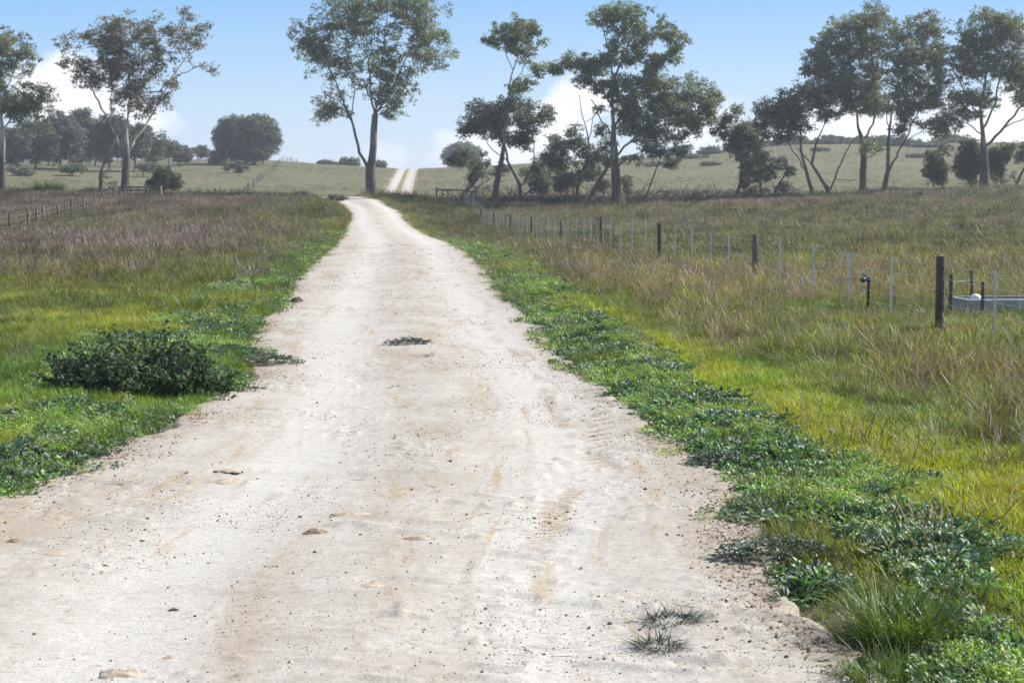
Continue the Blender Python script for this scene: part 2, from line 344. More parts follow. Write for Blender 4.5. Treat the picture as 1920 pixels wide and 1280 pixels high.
nr, nc = X.shape; q = (np.arange(nr - 1)[:, None] * nc + np.arange(nc - 1)[None]); F = np.stack([q, q + 1, q + nc + 1, q + nc], -1).reshape(-1, 4)
rm, t_ = newmat('pale_limestone_dirt'); g = G(t_)
at_ = g.n('ShaderNodeAttribute', attribute_name='lane').outputs[1]; sx = g.n('ShaderNodeSeparateXYZ', {0: at_})
co = g.n('ShaderNodeTexCoord').outputs['Object']
stretch = g.n('ShaderNodeMapping', {'Vector': at_, 'Scale': (1.3, .22, 1)}).outputs[0]
crossr = g.n('ShaderNodeMapping', {'Vector': at_, 'Scale': (.45, 2.6, 1)}).outputs[0]
nA = g.noise(stretch, 1.6, 6, .6); nB = g.noise(co, 1.3, 6, .6); nC = g.noise(co, 60, 3, .7); nD = g.noise(crossr, 1.7, 5, .6); nE = g.noise(co, 150, 2, .5)
trk = sx.outputs[2]
base = g.mix(g.ramp(nB, .35, .68), rgb(.43, .395, .34), rgb(.53, .50, .445))
base = g.mix(g.m('MULTIPLY', g.ramp(trk, .1, .9), .75, True), base, rgb(.575, .555, .51))
mid = g.ramp(g.m('SUBTRACT', nA, g.m('MULTIPLY', trk, .16)), .47, .66)
base = g.mix(g.m('MULTIPLY', mid, .62), base, rgb(.38, .30, .215))
oc = g.ramp(g.m('ADD', g.noise(stretch, 2.9, 4, .6), g.m('MULTIPLY', g.m('SUBTRACT', nC, .5), .35)), .60, .70)
base = g.mix(g.m('MULTIPLY', oc, .6), base, rgb(.40, .28, .145))
base = g.mix(g.m('MULTIPLY', g.ramp(nD, .58, .72), .35), base, rgb(.36, .30, .235))
edg = sx.outputs[1]  # replaced below by the edge attribute
ed = g.n('ShaderNodeAttribute', attribute_name='edge').outputs[2]
base = g.mix(g.m('MULTIPLY', g.ramp(g.m('ADD', ed, g.m('SUBTRACT', nB, .5)), .55, 1.05), .6), base, rgb(.36, .285, .205))
stp = g.n('ShaderNodeAttribute', attribute_name='strip').outputs[2]; base = g.mix(g.ramp(g.m('MULTIPLY', stp, g.m('ADD', nB, .5)), .35, .7), base, rgb(.27, .22, .09))
base = g.mix(g.m('MULTIPLY', g.ramp(nC, .66, .74), g.ramp(nA, .4, .6)), base, rgb(.19, .14, .095))
fin = g.n('ShaderNodeMapping', {'Vector': at_, 'Scale': (14, 42, 1)}).outputs[0]; nF = g.noise(fin, 1.0, 4, .7)
base = g.mix(g.m('MULTIPLY', g.ramp(nF, .56, .66), g.m('ADD', g.m('MULTIPLY', g.ramp(g.m('ADD', nB, g.m('MULTIPLY', nA, .6)), .66, .95), .7), .12)), base, rgb(.28, .215, .155))
base = g.mix(g.m('MULTIPLY', g.ramp(nE, .56, .68), .6), base, rgb(.27, .215, .16))
nG = g.noise(co, 22, 5, .7); base = g.mix(g.ramp(nG, .35, .7), base, g.mix(1, base, rgb(.80, .77, .73), 'MULTIPLY'))
rv = g.n('ShaderNodeAttribute', attribute_name='rut').outputs[2]; base = g.mix(g.m('MULTIPLY', rv, g.ramp(nG, .3, .6)), base, rgb(.26, .19, .12))
hgt = g.m('ADD', g.m('MULTIPLY', nC, .5), g.m('ADD', g.m('MULTIPLY', nD, .9), g.m('MULTIPLY', nE, .25)))
bp = g.n('ShaderNodeBump', {'Height': hgt, 'Strength': .5, 'Distance': .018}).outputs[0]
g.out(g.n('ShaderNodeBsdfPrincipled', {'Base Color': base, 'Roughness': .95, 'Specular IOR Level': .15, 'Normal': bp}).outputs[0])
edge = (1 - 2 * np.minimum(u, 1 - u))[None] * np.ones_like(X); edge = sst(.62, 1.0, edge)
ro = mesh_np('dirt_road', np.stack([X, Y, Z], -1).reshape(-1, 3), F, rm, smooth=True,
    attrs={'rut': ('FLOAT', rutc.ravel()), 'strip': ('FLOAT', (sst(165, 180, Y) * np.exp(-(across_far / .38) ** 2)).ravel()), 'lane': ('FLOAT_VECTOR', np.stack([across, Y, track], -1).reshape(-1, 3)), 'edge': ('FLOAT', edge.ravel())})
tag(ro, 'pale sandy unsealed road running away over the hill', None, None, 'structure')
from_road = (X, Y, Z)
def ZR(x, y): return H0(x, y) + .012

# ------------------------------------------------------------------ ground-cover pieces (hidden library, used by the scatter)
def blades(n, h0, h1, w0, w1, rad, lean, seg=4, seed=0, shade=((.8, .8, .8), (1.2, 1.2, 1.1)), head=0, droop=.6):
    r = np.random.default_rng(seed); V = []; F = []; S = []; b = 0
    for i in range(n):
        a = r.uniform(0, 2 * PI); rr = rad * math.sqrt(r.uniform()); p = np.array([rr * math.cos(a), rr * math.sin(a), -.01])
        az = a + r.normal(0, .9); ln = min(abs(r.normal(lean, lean * .5)), 1.3); h = r.uniform(h0, h1); w = r.uniform(w0, w1)
        dirv = np.array([math.cos(az), math.sin(az), 0]); side = np.array([-math.sin(az), math.cos(az), 0])
        fz = r.uniform(-.6, .6); side = side * math.cos(fz) + dirv * math.sin(fz)
        c = r.uniform(0, 1, 3) * 0 + r.uniform(); c = np.array(shade[0]) * (1 - c) + np.array(shade[1]) * c
        for k in range(seg + 1):
            q = k / seg; ang = min(ln + q * droop * r.uniform(.6, 1.2) * (1 + ln), max(1.52, ln + .3) if lean > .9 else 9)
            if k: p = p + (dirv * math.sin(ang) + np.array([0, 0, 1]) * math.cos(ang)) * h / seg
            ww = w * (1 - q ** 1.6) * .5 + w * .04
            if head and q > .7: ww = w * head * .5 * (1.15 - abs(q - .85) * 5)
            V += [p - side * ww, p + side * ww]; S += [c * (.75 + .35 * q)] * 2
            if k: F.append([b, b + 1, b + 3, b + 2])
            b += 2 if k else 0
        b += 2
    return np.array(V), np.array(F), np.array(S)
def rosette(n, l0, l1, seed, up=.5):
    """broad lobed leaves in an untidy rosette"""
    r = np.random.default_rng(seed); V = []; F = []; S = []; b = 0
    for i in range(n):
        a = r.uniform(0, 2 * PI); l = r.uniform(l0, l1); w = l * r.uniform(.28, .42); el = r.uniform(.15, up + .4); rx = r.uniform(0, .05)
        dirv = np.array([math.cos(a), math.sin(a), 0]); side = np.array([-math.sin(a), math.cos(a), 0]); tw = r.uniform(-.5, .5)
        p = dirv * rx; sh = np.array([1, 1, 1]) * r.uniform(.6, 1.5) * np.array([r.uniform(.85, 1.2), 1, r.uniform(.8, 1.25)])
        prof = [(.0, .08), (.25, .18), (.42, .75), (.55, .55), (.72, 1.0), (.88, .72), (1.0, .08)]
        q0 = 0
        for k, (q, ww) in enumerate(prof):
            ang = el * (1 - 1.5 * q) + .1; p = p + (dirv * math.cos(ang) + np.array([0, 0, 1]) * math.sin(ang)) * l * (q - q0); q0 = q
            hw = w * ww * .5; up_ = np.array([0, 0, 1]) * hw * .45
            sd_ = side * math.cos(tw) + np.array([0, 0, 1]) * math.sin(tw)
            V += [p - sd_ * hw + up_, p, p + sd_ * hw + up_]; S += [sh * .95, sh * 1.15, sh * .95]
            if k: F += [[b, b + 1, b + 4, b + 3], [b + 1, b + 2, b + 5, b + 4]]; b += 3
        b += 3
    return np.array(V), np.array(F), np.array(S)
def merge(*parts):
    V = []; F = []; S = []; n = 0
    for v, f, s in parts: V.append(v); F.append(f + n); S.append(s); n += len(v)
    return np.concatenate(V), np.concatenate(F), np.concatenate(S)
def library(name, items, mats):
    c = bpy.data.collections.new(name)
    for i, (v, f, s) in enumerate(items):
        o = mesh_np('%s_piece%s' % (name, 'abcdefghijkl'[i]), v, f, mats[i] if isinstance(mats, list) else mats, link=False, smooth=True,
                    attrs={'shade': ('FLOAT_COLOR', np.concatenate([s, np.ones((len(s), 1))], 1))})
        c.objects.link(o)
    return c
def scatter(name, label, coll, n_kinds, x, y, z, scale, tint, seed=1, tilt=.12, kinds=None, kind='stuff'):
    r = np.random.default_rng(seed); n = len(x)
    me = bpy.data.meshes.new(name); me.vertices.add(n); me.vertices.foreach_set('co', np.stack([x, y, z], -1).astype(np.float32).ravel())
    def at2(k, ty, f, arr): me.attributes.new(k, ty, 'POINT').data.foreach_set(f, arr)
    at2('rot', 'FLOAT_VECTOR', 'vector', np.stack([r.normal(0, tilt, n), r.normal(0, tilt, n), r.uniform(0, 2 * PI, n)], -1).astype(np.float32).ravel())
    sc_ = np.asarray(scale, np.float32); sc3 = np.repeat(sc_[:, None], 3, 1) if sc_.ndim == 1 else sc_
    at2('scl', 'FLOAT_VECTOR', 'vector', sc3.astype(np.float32).ravel())
    at2('pick', 'INT', 'value', (r.integers(0, n_kinds, n) if kinds is None else kinds).astype(np.int32))
    at2('tint', 'FLOAT_COLOR', 'color', np.concatenate([np.clip(tint, 0, 1), np.ones((n, 1))], 1).astype(np.float32).ravel())
    o = bpy.data.objects.new(name, me); COL.objects.link(o); tag(o, label, None, None, kind)
    gn = bpy.data.node_groups.new(name, 'GeometryNodeTree'); gn.interface.new_socket('Geometry', in_out='INPUT', socket_type='NodeSocketGeometry'); gn.interface.new_socket('Geometry', in_out='OUTPUT', socket_type='NodeSocketGeometry')
    a = gn.nodes.new('NodeGroupInput'); b = gn.nodes.new('NodeGroupOutput'); ins = gn.nodes.new('GeometryNodeInstanceOnPoints'); ci = gn.nodes.new('GeometryNodeCollectionInfo')
    ci.inputs[0].default_value = coll; ci.inputs[1].default_value = True; ci.inputs[2].default_value = True
    def na(nm, ty):
        q = gn.nodes.new('GeometryNodeInputNamedAttribute'); q.data_type = ty; q.inputs[0].default_value = nm; return q.outputs[0]
    e2r = gn.nodes.new('FunctionNodeEulerToRotation')
    l = gn.links.new; l(a.outputs[0], ins.inputs['Points']); l(ci.outputs[0], ins.inputs['Instance']); ins.inputs['Pick Instance'].default_value = True
    l(na('pick', 'INT'), ins.inputs['Instance Index']); l(na('rot', 'FLOAT_VECTOR'), e2r.inputs[0]); l(e2r.outputs[0], ins.inputs['Rotation']); l(na('scl', 'FLOAT_VECTOR'), ins.inputs['Scale'])
    l(ins.outputs[0], b.inputs[0])
    md = o.modifiers.new('scatter', 'NODES'); md.node_group = gn
    return o

def sample(n, y0, y1, p=1.0, seed=0, margin=1.5, m2=.03):
    """spots in the strip of ground the lens can see (and a step either side); p: power of distance in the density"""
    r = np.random.default_rng(seed); uu = r.uniform(0, 1, n)
    y = (y0 ** (p + 1) + uu * (y1 ** (p + 1) - y0 ** (p + 1))) ** (1 / (p + 1)) if p != -1 else y0 * (y1 / y0) ** uu
    hw = y * (.30 + m2) + margin; x = r.uniform(-1, 1, n) * hw
    return x, y, r
def jit(c, n, r, a=.18): return np.array(c) * (1 + r.normal(0, a, (n, 1))) * (1 + r.normal(0, a * .35, (n, 3)))

# ------------------------------------------------------------------ grass
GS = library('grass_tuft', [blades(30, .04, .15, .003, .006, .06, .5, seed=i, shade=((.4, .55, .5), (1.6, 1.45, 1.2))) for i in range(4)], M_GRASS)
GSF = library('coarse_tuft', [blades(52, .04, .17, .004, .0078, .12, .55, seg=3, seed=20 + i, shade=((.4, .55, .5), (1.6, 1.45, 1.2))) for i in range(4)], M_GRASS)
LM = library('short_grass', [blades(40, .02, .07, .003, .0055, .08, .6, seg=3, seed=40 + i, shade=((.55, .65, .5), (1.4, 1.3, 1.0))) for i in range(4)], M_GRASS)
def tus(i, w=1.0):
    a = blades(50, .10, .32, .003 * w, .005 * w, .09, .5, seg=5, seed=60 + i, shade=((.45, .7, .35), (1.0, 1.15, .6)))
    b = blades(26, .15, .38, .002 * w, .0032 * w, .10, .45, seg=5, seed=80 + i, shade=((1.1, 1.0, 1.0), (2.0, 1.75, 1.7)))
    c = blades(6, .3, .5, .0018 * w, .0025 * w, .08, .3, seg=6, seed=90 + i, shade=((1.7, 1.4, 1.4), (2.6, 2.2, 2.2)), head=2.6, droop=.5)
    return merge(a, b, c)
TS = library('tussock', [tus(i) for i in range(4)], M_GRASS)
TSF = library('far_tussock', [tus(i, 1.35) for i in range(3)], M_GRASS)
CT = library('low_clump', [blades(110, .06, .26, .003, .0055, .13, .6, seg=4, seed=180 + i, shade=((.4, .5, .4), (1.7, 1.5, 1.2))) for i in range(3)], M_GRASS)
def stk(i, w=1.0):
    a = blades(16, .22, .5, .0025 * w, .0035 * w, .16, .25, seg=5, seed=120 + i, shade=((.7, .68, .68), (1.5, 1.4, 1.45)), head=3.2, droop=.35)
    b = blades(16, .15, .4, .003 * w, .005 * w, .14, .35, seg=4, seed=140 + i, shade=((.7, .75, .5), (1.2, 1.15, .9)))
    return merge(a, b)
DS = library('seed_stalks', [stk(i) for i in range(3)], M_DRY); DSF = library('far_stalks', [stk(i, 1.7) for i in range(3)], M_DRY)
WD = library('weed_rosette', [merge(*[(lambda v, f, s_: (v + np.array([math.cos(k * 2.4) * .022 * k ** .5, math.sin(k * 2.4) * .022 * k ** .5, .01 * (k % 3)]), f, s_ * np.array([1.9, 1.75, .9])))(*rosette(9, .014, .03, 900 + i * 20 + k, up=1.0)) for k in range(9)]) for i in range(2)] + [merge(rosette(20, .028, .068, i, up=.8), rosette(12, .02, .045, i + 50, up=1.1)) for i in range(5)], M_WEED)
# kinds 0,1: small bright clover like mats; 2-6: dark broad leaved rosettes

def veg(seed, n, y0, y1, p):
    x, y, r = sample(n, y0, y1, p, seed); d, s, we, li, gr, dr, pu = cover(x, y)
    return x, y, r, d, s, we, li, gr, dr, pu
def tl_(x, y):                        # trampled and grazed low round the trough and the tap
    return 1 - .5 * np.clip(sst(5.2, 4.2, np.abs(x - 8.6)) * sst(3.8, 2.8, np.abs(y - 24.2)), 0, 1)
def keep(mask, *a): return [q[mask] for q in a]

# green grass, near and mid
x, y, r, d, s, we, li, gr, dr, pu = veg(1, 130000, 5.5, 30, .6)
frn = fbm(x * 2.2, y * 1.6, 501)
m = (d > -.12 + .6 * (frn - .35)) & (r.uniform(size=len(x)) < np.clip(gr * .9 + .12 - .75 * li - .72 * we, .05, 1))
xx, yy, dd, gg, ww, ll, dry_ = keep(m, x, y, d, gr, we, li, dr); n = len(xx)
cl_ = fbm(xx * 1.4, yy * 1.1, 521)
c2 = fbm(xx * .45, yy * .4, 525); ti = jit(PAL['green'], n, r, .25) * (1 + 1.2 * np.clip(ll, 0, 1))[:, None]; ti[:, 0] *= (.50 + .9 * c2); ti *= (.30 + 1.8 * cl_)[:, None]; ti *= np.where(xx < 0, 1.2, 1.0)[:, None]
sc_ = (.35 + 1.5 * fbm(xx * 2.6, yy * 2.2, 531) ** 1.6) * r.uniform(.6, 1.4, n) * sst(-.2, .5, dd + .15)
lm_ = np.clip(ll, 0, 1)[:, None] * .6; ti = ti * (1 - lm_) + np.array(PAL['lime']) * .85 * lm_ * (.6 + .8 * cl_)[:, None]; sc_ = sc_ * (1 - .42 * np.clip(ll, 0, 1)) * np.where(yy < 13, .82, 1)
scatter('grass', 'short green grass on the road verges', GS, 4, xx, yy, HG(xx, yy), np.clip(sc_, .25, 2), ti, 2)
x, y, r, d, s, we, li, gr, dr, pu = veg(3, 210000, 26, 150, .35)
m = (d > .0 + .5 * (fbm(x * 1.2, y * .9, 541) - .45)) & (r.uniform(size=len(x)) < np.clip(gr * .85 + .15 - .55 * pu, .03, 1))
xx, yy, ll, pp = keep(m, x, y, li, pu); n = len(xx); cl_ = fbm(xx * .8, yy * .5, 523)
ti = jit(PAL['green'], n, r) * (1 + 1.3 * np.clip(ll, 0, 1))[:, None]; ti[:, 0] *= (.8 + .8 * cl_); ti *= (.7 + .6 * cl_)[:, None]
ti = ti * (1 - .5 * sst(60, 120, yy))[:, None] + np.array([.19, .18, .10]) * .5 * sst(60, 120, yy)[:, None]
pd_ = ((xx > 6.5 - .19 * (yy - 24) + 1.0)); mu_ = (sst(28, 55, yy) * np.where(pd_, .62, .38))[:, None]; ti = ti * (1 - mu_) + np.array([.165, .152, .098]) * mu_ * (.55 + .9 * fbm(xx * .9, yy * .6, 533))[:, None]
scatter('distant_grass', 'green pasture grass beyond the near verges', GSF, 4, xx, yy, HG(xx, yy) - .02, r.uniform(.6, 1.6, n) * (.35 + 1.5 * fbm(xx * 1.3, yy * .9, 527) ** 1.4) * (1 + .006 * yy), ti * (.5 + 1.0 * fbm(xx * 1.5 + 3, yy, 529))[:, None], 4)
# short lime-green grass
x, y, r, d, s, we, li, gr, dr, pu = veg(5, 260000, 5.5, 60, .35)
m = (d > .05) & (r.uniform(size=len(x)) < np.clip(li * 1.2, 0, 1) + .10 * (y < 40) - .5 * we); xx, yy, ll = keep(m, x, y, li); n = len(xx)
ti = jit(PAL['lime'], n, r, .14); ti[:, 0] *= .7 + .6 * fbm(xx * .9, yy * .7, 551)
scatter('short_grass', 'low yellow green grass between the weeds and the tussocks', LM, 4, xx, yy, HG(xx, yy), r.uniform(.6, 1.5, n) * (1 + .012 * yy), ti, 6)
# tussocky dry grass
x, y, r, d, s, we, li, gr, dr, pu = veg(7, 110000, 6, 42, .8)
m = (d > .5) & (r.uniform(size=len(x)) < np.clip(dr * .8 - .9 * li - .2 * we, 0.0, 1) * np.where(s > 0, .62, .22)); xx, yy, dd, ss = keep(m, x, y, d, s); n = len(xx)
cl_ = fbm(xx * .9, yy * .8, 561); a_ = sst(.35, .65, fbm(xx * .6, yy * .6, 571))[:, None]
ti = (np.array([.110, .128, .042]) * (1 - a_) + np.array([.145, .122, .075]) * a_) * (1 + r.normal(0, .25, (n, 1))) * (1 + r.normal(0, .07, (n, 3))) * (.35 + 1.3 * fbm(xx * 2.3 + 9, yy * 1.8, 567))[:, None]
scatter('tussock_grass', 'taller dry tussock grass along the wire fence', TS, 4, xx, yy, HG(xx, yy), (.10 + 1.15 * fbm(xx * 2.3, yy * 1.8, 565) ** 1.6 + .3 * cl_) * r.uniform(.5, 1.4, n) * np.where(ss > 0, 1, .6) * tl_(xx, yy), ti, 8, tilt=.3)
x, y, r, d, s, we, li, gr, dr, pu = veg(9, 110000, 36, 150, .5)
m = (d > .7) & (r.uniform(size=len(x)) < np.clip(dr * .8, .05, 1) * .62 * (1 - .5 * pu)); xx, yy, ss = keep(m, x, y, s); n = len(xx)
cl_ = fbm(xx * .5, yy * .4, 563); a_ = sst(.35, .65, fbm(xx * .3, yy * .3, 573))[:, None]
ti = (np.array([.120, .135, .055]) * (1 - a_) + np.array([.155, .132, .09]) * a_) * (1 + r.normal(0, .25, (n, 1)))
pd_ = ((xx > 6.5 - .19 * (yy - 24) + 1.0)); pk_ = np.where(pd_, .62, .9); ti = ti * .8 + np.array([.03, .026, .018])
scatter('distant_tussock_grass', 'clumpy dry tussock grass in the far paddocks', TSF, 3, xx, yy, HG(xx, yy), (.12 + 1.2 * fbm(xx * 1.2, yy * .8, 569) ** 1.5 + .25 * cl_) * r.uniform(.5, 1.3, n) * pk_, ti * (.45 + 1.1 * fbm(xx * 1.2 + 5, yy * .8, 568))[:, None], 10, tilt=.3)
# seed-head stalks, purple brown
x, y, r, d, s, we, li, gr, dr, pu = veg(11, 40000, 7, 40, 1.0)
m = (d > .8) & (r.uniform(size=len(x)) < np.clip(.14 * dr * (s > 0) + pu * .4, 0, 1)); xx, yy = keep(m, x, y); n = len(xx)
scatter('seed_heads', 'thin dry seed stalks standing in the tussocks', DS, 3, xx, yy, HG(xx, yy), r.uniform(.4, 1.0, n) * tl_(xx, yy), jit((.27, .22, .18), n, r, .2), 12)
x, y, r, d, s, we, li, gr, dr, pu = veg(13, 150000, 34, 152, .5)
m = (d > .5) & (r.uniform(size=len(x)) < np.clip(pu * .85 + .02, 0, 1)); xx, yy = keep(m, x, y); n = len(xx); cl_ = fbm(xx * .35, yy * .2, 583)
scatter('distant_seed_heads', 'purple brown seeding grass far along both sides', DSF, 3, xx, yy, HG(xx, yy), r.uniform(.55, 1.1, n) * (.6 + .7 * cl_), jit((.195, .158, .135), n, r, .25) * (.6 + .8 * cl_)[:, None], 14)
# broad-leaved weeds along both edges
r = np.random.default_rng(15); n0 = 190000; y = 5.5 * (95 / 5.5) ** (r.uniform(0, 1, n0) ** 1.15); dd = r.uniform(-.3, 2.9, n0); rt = r.uniform(size=n0) < .58
x = np.where(rt, XR(y) + dd, XL(y) - dd); d, s, we, li, gr, dr, pu = cover(x, y); frn = fbm(x * 1.8, y * 1.3, 601)
m = (d > -.28 + .9 * (frn - .3)) & (r.uniform(size=n0) < np.clip(we * 1.25, 0, 1) * sst(0.28, .46, frn + .12) * .85); xx, yy, dk = keep(m, x, y, d); n = len(xx); cl_ = fbm(xx * 1.7, yy * 1.4, 611)
ti = jit(PAL['weed'], n, r, .22) * (.75 + .9 * fbm(xx * .8, yy * .7, 615))[:, None]; bl_ = (r.uniform(size=n) < .3)[:, None]; ti = np.where(bl_, ti * np.array([1.5, 1.5, 1.0]), ti)
scatter('broadleaf_weeds', 'dark glossy broad leaved weeds edging the road', WD, 7, xx, yy, HG(xx, yy) + .24 * np.clip(cl_ - .38, 0, 1) * sst(-.2, .5, dk) * r.uniform(.2, 1, n), r.uniform(.5, 1.2, n) * (1 + .010 * yy), ti, 16, tilt=.4,
    kinds=np.where(fbm(xx * 2.1 + 7, yy * 1.7, 619) + r.normal(0, .06, n) > .56, r.integers(0, 2, n), r.integers(2, 7, n)))
# dark low clumps dotted over the pasture
x, y, r, d, s, we, li, gr, dr, pu = veg(21, 16000, 9, 150, .55)
m = (d > .9) & (r.uniform(size=len(x)) < (.10 + 1.1 * sst(.50, .66, fbm(x * .35, y * .3, 721))) * np.where(y > 34, .5, .6)); xx, yy = keep(m, x, y); n = len(xx); a_ = r.uniform(0, 1, (n, 1))
ti = (np.array([.055, .072, .026]) * (1 - a_) + np.array([.085, .078, .045]) * a_) * (1 + r.normal(0, .2, (n, 1))); s_ = r.uniform(.9, 2.3, n)
s3_ = np.stack([s_ * 1.15, s_ * 1.15, s_ * r.uniform(.75, 1.15, n)], 1); nr_ = yy < 34
scatter('pasture_clumps', 'dark green and brown clumps dotted over the far pasture', CT, 3, xx[~nr_], yy[~nr_], HG(xx, yy)[~nr_] - .01, s3_[~nr_] * (.62 + .012 * yy[~nr_, None]), ti[~nr_] * .8, 22)
scatter('near_pasture_clumps', 'dark grass clumps dotted through the nearer pasture', CT, 3, xx[nr_], yy[nr_], HG(xx, yy)[nr_] - .01, s3_[nr_] * .72, ti[nr_] * 1.0, 23)
# hillside tufts
x, y, r = sample(60000, 150, 345, .2, 17, 4); d, s = dout(x, y); m = (d > .3) & (r.uniform(size=len(x)) < sst(.4, .6, fbm(x * .08, y * .08, 621)) * .8 + .15); xx, yy = keep(m, x, y); n = len(xx)
scatter('hillside_grass', 'rough tufts of grass over the far hillside', GSF, 4, xx, yy, H0(xx, yy) - .04, r.uniform(.8, 3.0, n), jit((.115, .118, .068), n, r, .35) * (.4 + fbm(xx * .12, yy * .12, 731))[:, None], 18)

# ------------------------------------------------------------------ pebbles and twigs on the road
def pebble(seed):
    r = np.random.default_rng(seed); V = []; a = np.arange(7) * 2 * PI / 7
    for (z, q) in ((0, 1), (.45, .85), (.75, .35)): V += [[q * math.cos(k) * (1 + r.uniform(-.2, .2)), q * .8 * math.sin(k) * (1 + r.uniform(-.2, .2)), z * r.uniform(.8, 1.1)] for k in a]
    V.append([0, 0, .8]); V = np.array(V) * .01
    F = [[k, (k + 1) % 7, 7 + (k + 1) % 7, 7 + k] for k in range(7)] + [[7 + k, 7 + (k + 1) % 7, 14 + (k + 1) % 7, 14 + k] for k in range(7)] + [[14 + k, 14 + (k + 1) % 7, 21, 21] for k in range(7)]
    F = [f if f[2] != f[3] else [f[0], f[1], f[2], f[0]] for f in F]
    return V, np.array([f for f in F if len(set(f)) == 4]), np.full((len(V), 3), 1.)
def twig(seed):
    r = np.random.default_rng(seed); V = []; F = []; p = np.array([-.04, 0, .002]); az = 0
    for k in range(5):
        V += [p + [0, -.0012, 0], p + [0, .0012, .0015]]
        if k: F.append([2 * k - 2, 2 * k - 1, 2 * k + 1, 2 * k])
        az += r.normal(0, .3); p = p + np.array([.02 * math.cos(az), .02 * math.sin(az), r.uniform(-.001, .002)])
    return np.array(V), np.array(F), np.full((len(V), 3), 1.)
M_STONE = leafmat('pebble_stone', .9, 0.0)
PB = library('pebble', [pebble(i) for i in range(4)] + [twig(9), twig(10)], M_STONE)
r = np.random.default_rng(71); n0 = 170000; y = 5.5 * (60 / 5.5) ** r.uniform(0, 1, n0); q = r.uniform(0, 1, n0); x = XL(y) - .3 + (XR(y) - XL(y) + .6) * q
e_ = 1 - 2 * np.minimum(q, 1 - q); pn = fbm(x * 1.3, y * .7, 631); m = r.uniform(size=n0) < .05 + 1.0 * sst(.50, .66, pn) + .7 * sst(.65, 1, e_) + .25 * sst(.4, .2, np.abs(q - .55) * 2)
x, y = x[m], y[m]; n = len(x)
dark = r.uniform(size=n)[:, None] < .5; ti = np.where(dark, np.array([.12, .085, .06]), np.array([.34, .27, .19])) * (1 + r.normal(0, .25, (n, 1)))
kd = np.where(r.uniform(size=n) < .2, r.integers(4, 6, n), r.integers(0, 4, n))
siz = np.clip(r.lognormal(-1.55, .55, n), .09, 1.5) * (1 + .015 * y)
# lay each pebble on the road surface
def road_z(x, y):
    i = np.clip(np.searchsorted(ys, y) - 1, 0, len(ys) - 2); uu = (x - xl[i]) / (xr[i] - xl[i]); j = np.clip((uu * (len(u) - 1)).round().astype(int), 0, len(u) - 1)
    return np.where((uu > 0.03) & (uu < .97), Z[i, j], HG(x, y))
scatter('gravel', 'loose grit pebbles and twigs strewn on the road', PB, 6, x, y, road_z(x, y) - .0008, siz, ti, 19, tilt=.1, kinds=kd)
# dry litter along both crumbling edges
r = np.random.default_rng(171); n = 34000; y = 5.5 * (45 / 5.5) ** r.uniform(0, 1, n); rt = r.uniform(size=n) < .5; dd = r.normal(-.05, .16, n); x = np.where(rt, XR(y) + dd, XL(y) - dd)
m = r.uniform(size=n) < sst(.36, .6, fbm(x * 1.6, y * 1.2, 641)); x, y = x[m], y[m]; n = len(x)
scatter('leaf_litter', 'brown dry litter along the crumbling road edges', PB, 6, x, y, road_z(x, y) + .001, r.uniform(.25, 1.1, n), jit((.24, .155, .09), n, r, .3), 24, tilt=.35, kinds=np.where(r.uniform(size=n) < .75, r.integers(4, 6, n), r.integers(0, 4, n)))
# ------------------------------------------------------------------ trees
B_GUM = barkmat('gum_bark', (.21, .18, .15), (.10, .08, .066), (.30, .265, .23), stocking=True)
B_PALE = barkmat('pale_gum_bark', (.42, .38, .33), (.20, .165, .14), (.55, .51, .46), stocking=True)
B_DARK = barkmat('dark_bark', (.085, .068, .055), (.15, .125, .105), (.20, .17, .145), 9)
B_ROUGH = barkmat('stringy_bark', (.15, .105, .08), (.26, .19, .15), (.34, .29, .25), 9)
L_GUM = leafmat('gum_leaf', .42, .38, tint=(.185, .205, .125), spec=.4, tboost=(1.2, 1.25, .7))
L_RED = leafmat('rusty_gum_leaf', .45, .25, tint=(.175, .175, .110), spec=.4, tboost=(1.4, 1.05, .6))
L_DARK = leafmat('dark_leaf', .5, .28, tint=(.135, .150, .098), spec=.35, tboost=(1.2, 1.25, .7))
L_BUSH = leafmat('bush_leaf', .55, .22, tint=(.110, .135, .068), spec=.3, tboost=(1.2, 1.3, .6))
L_GREY = leafmat('grey_leaf', .55, .2, tint=(.160, .165, .125), spec=.3, tboost=(1.1, 1.1, .8))
L_SILV = leafmat('silver_leaf', .45, .25, tint=(.17, .21, .14), spec=.4)

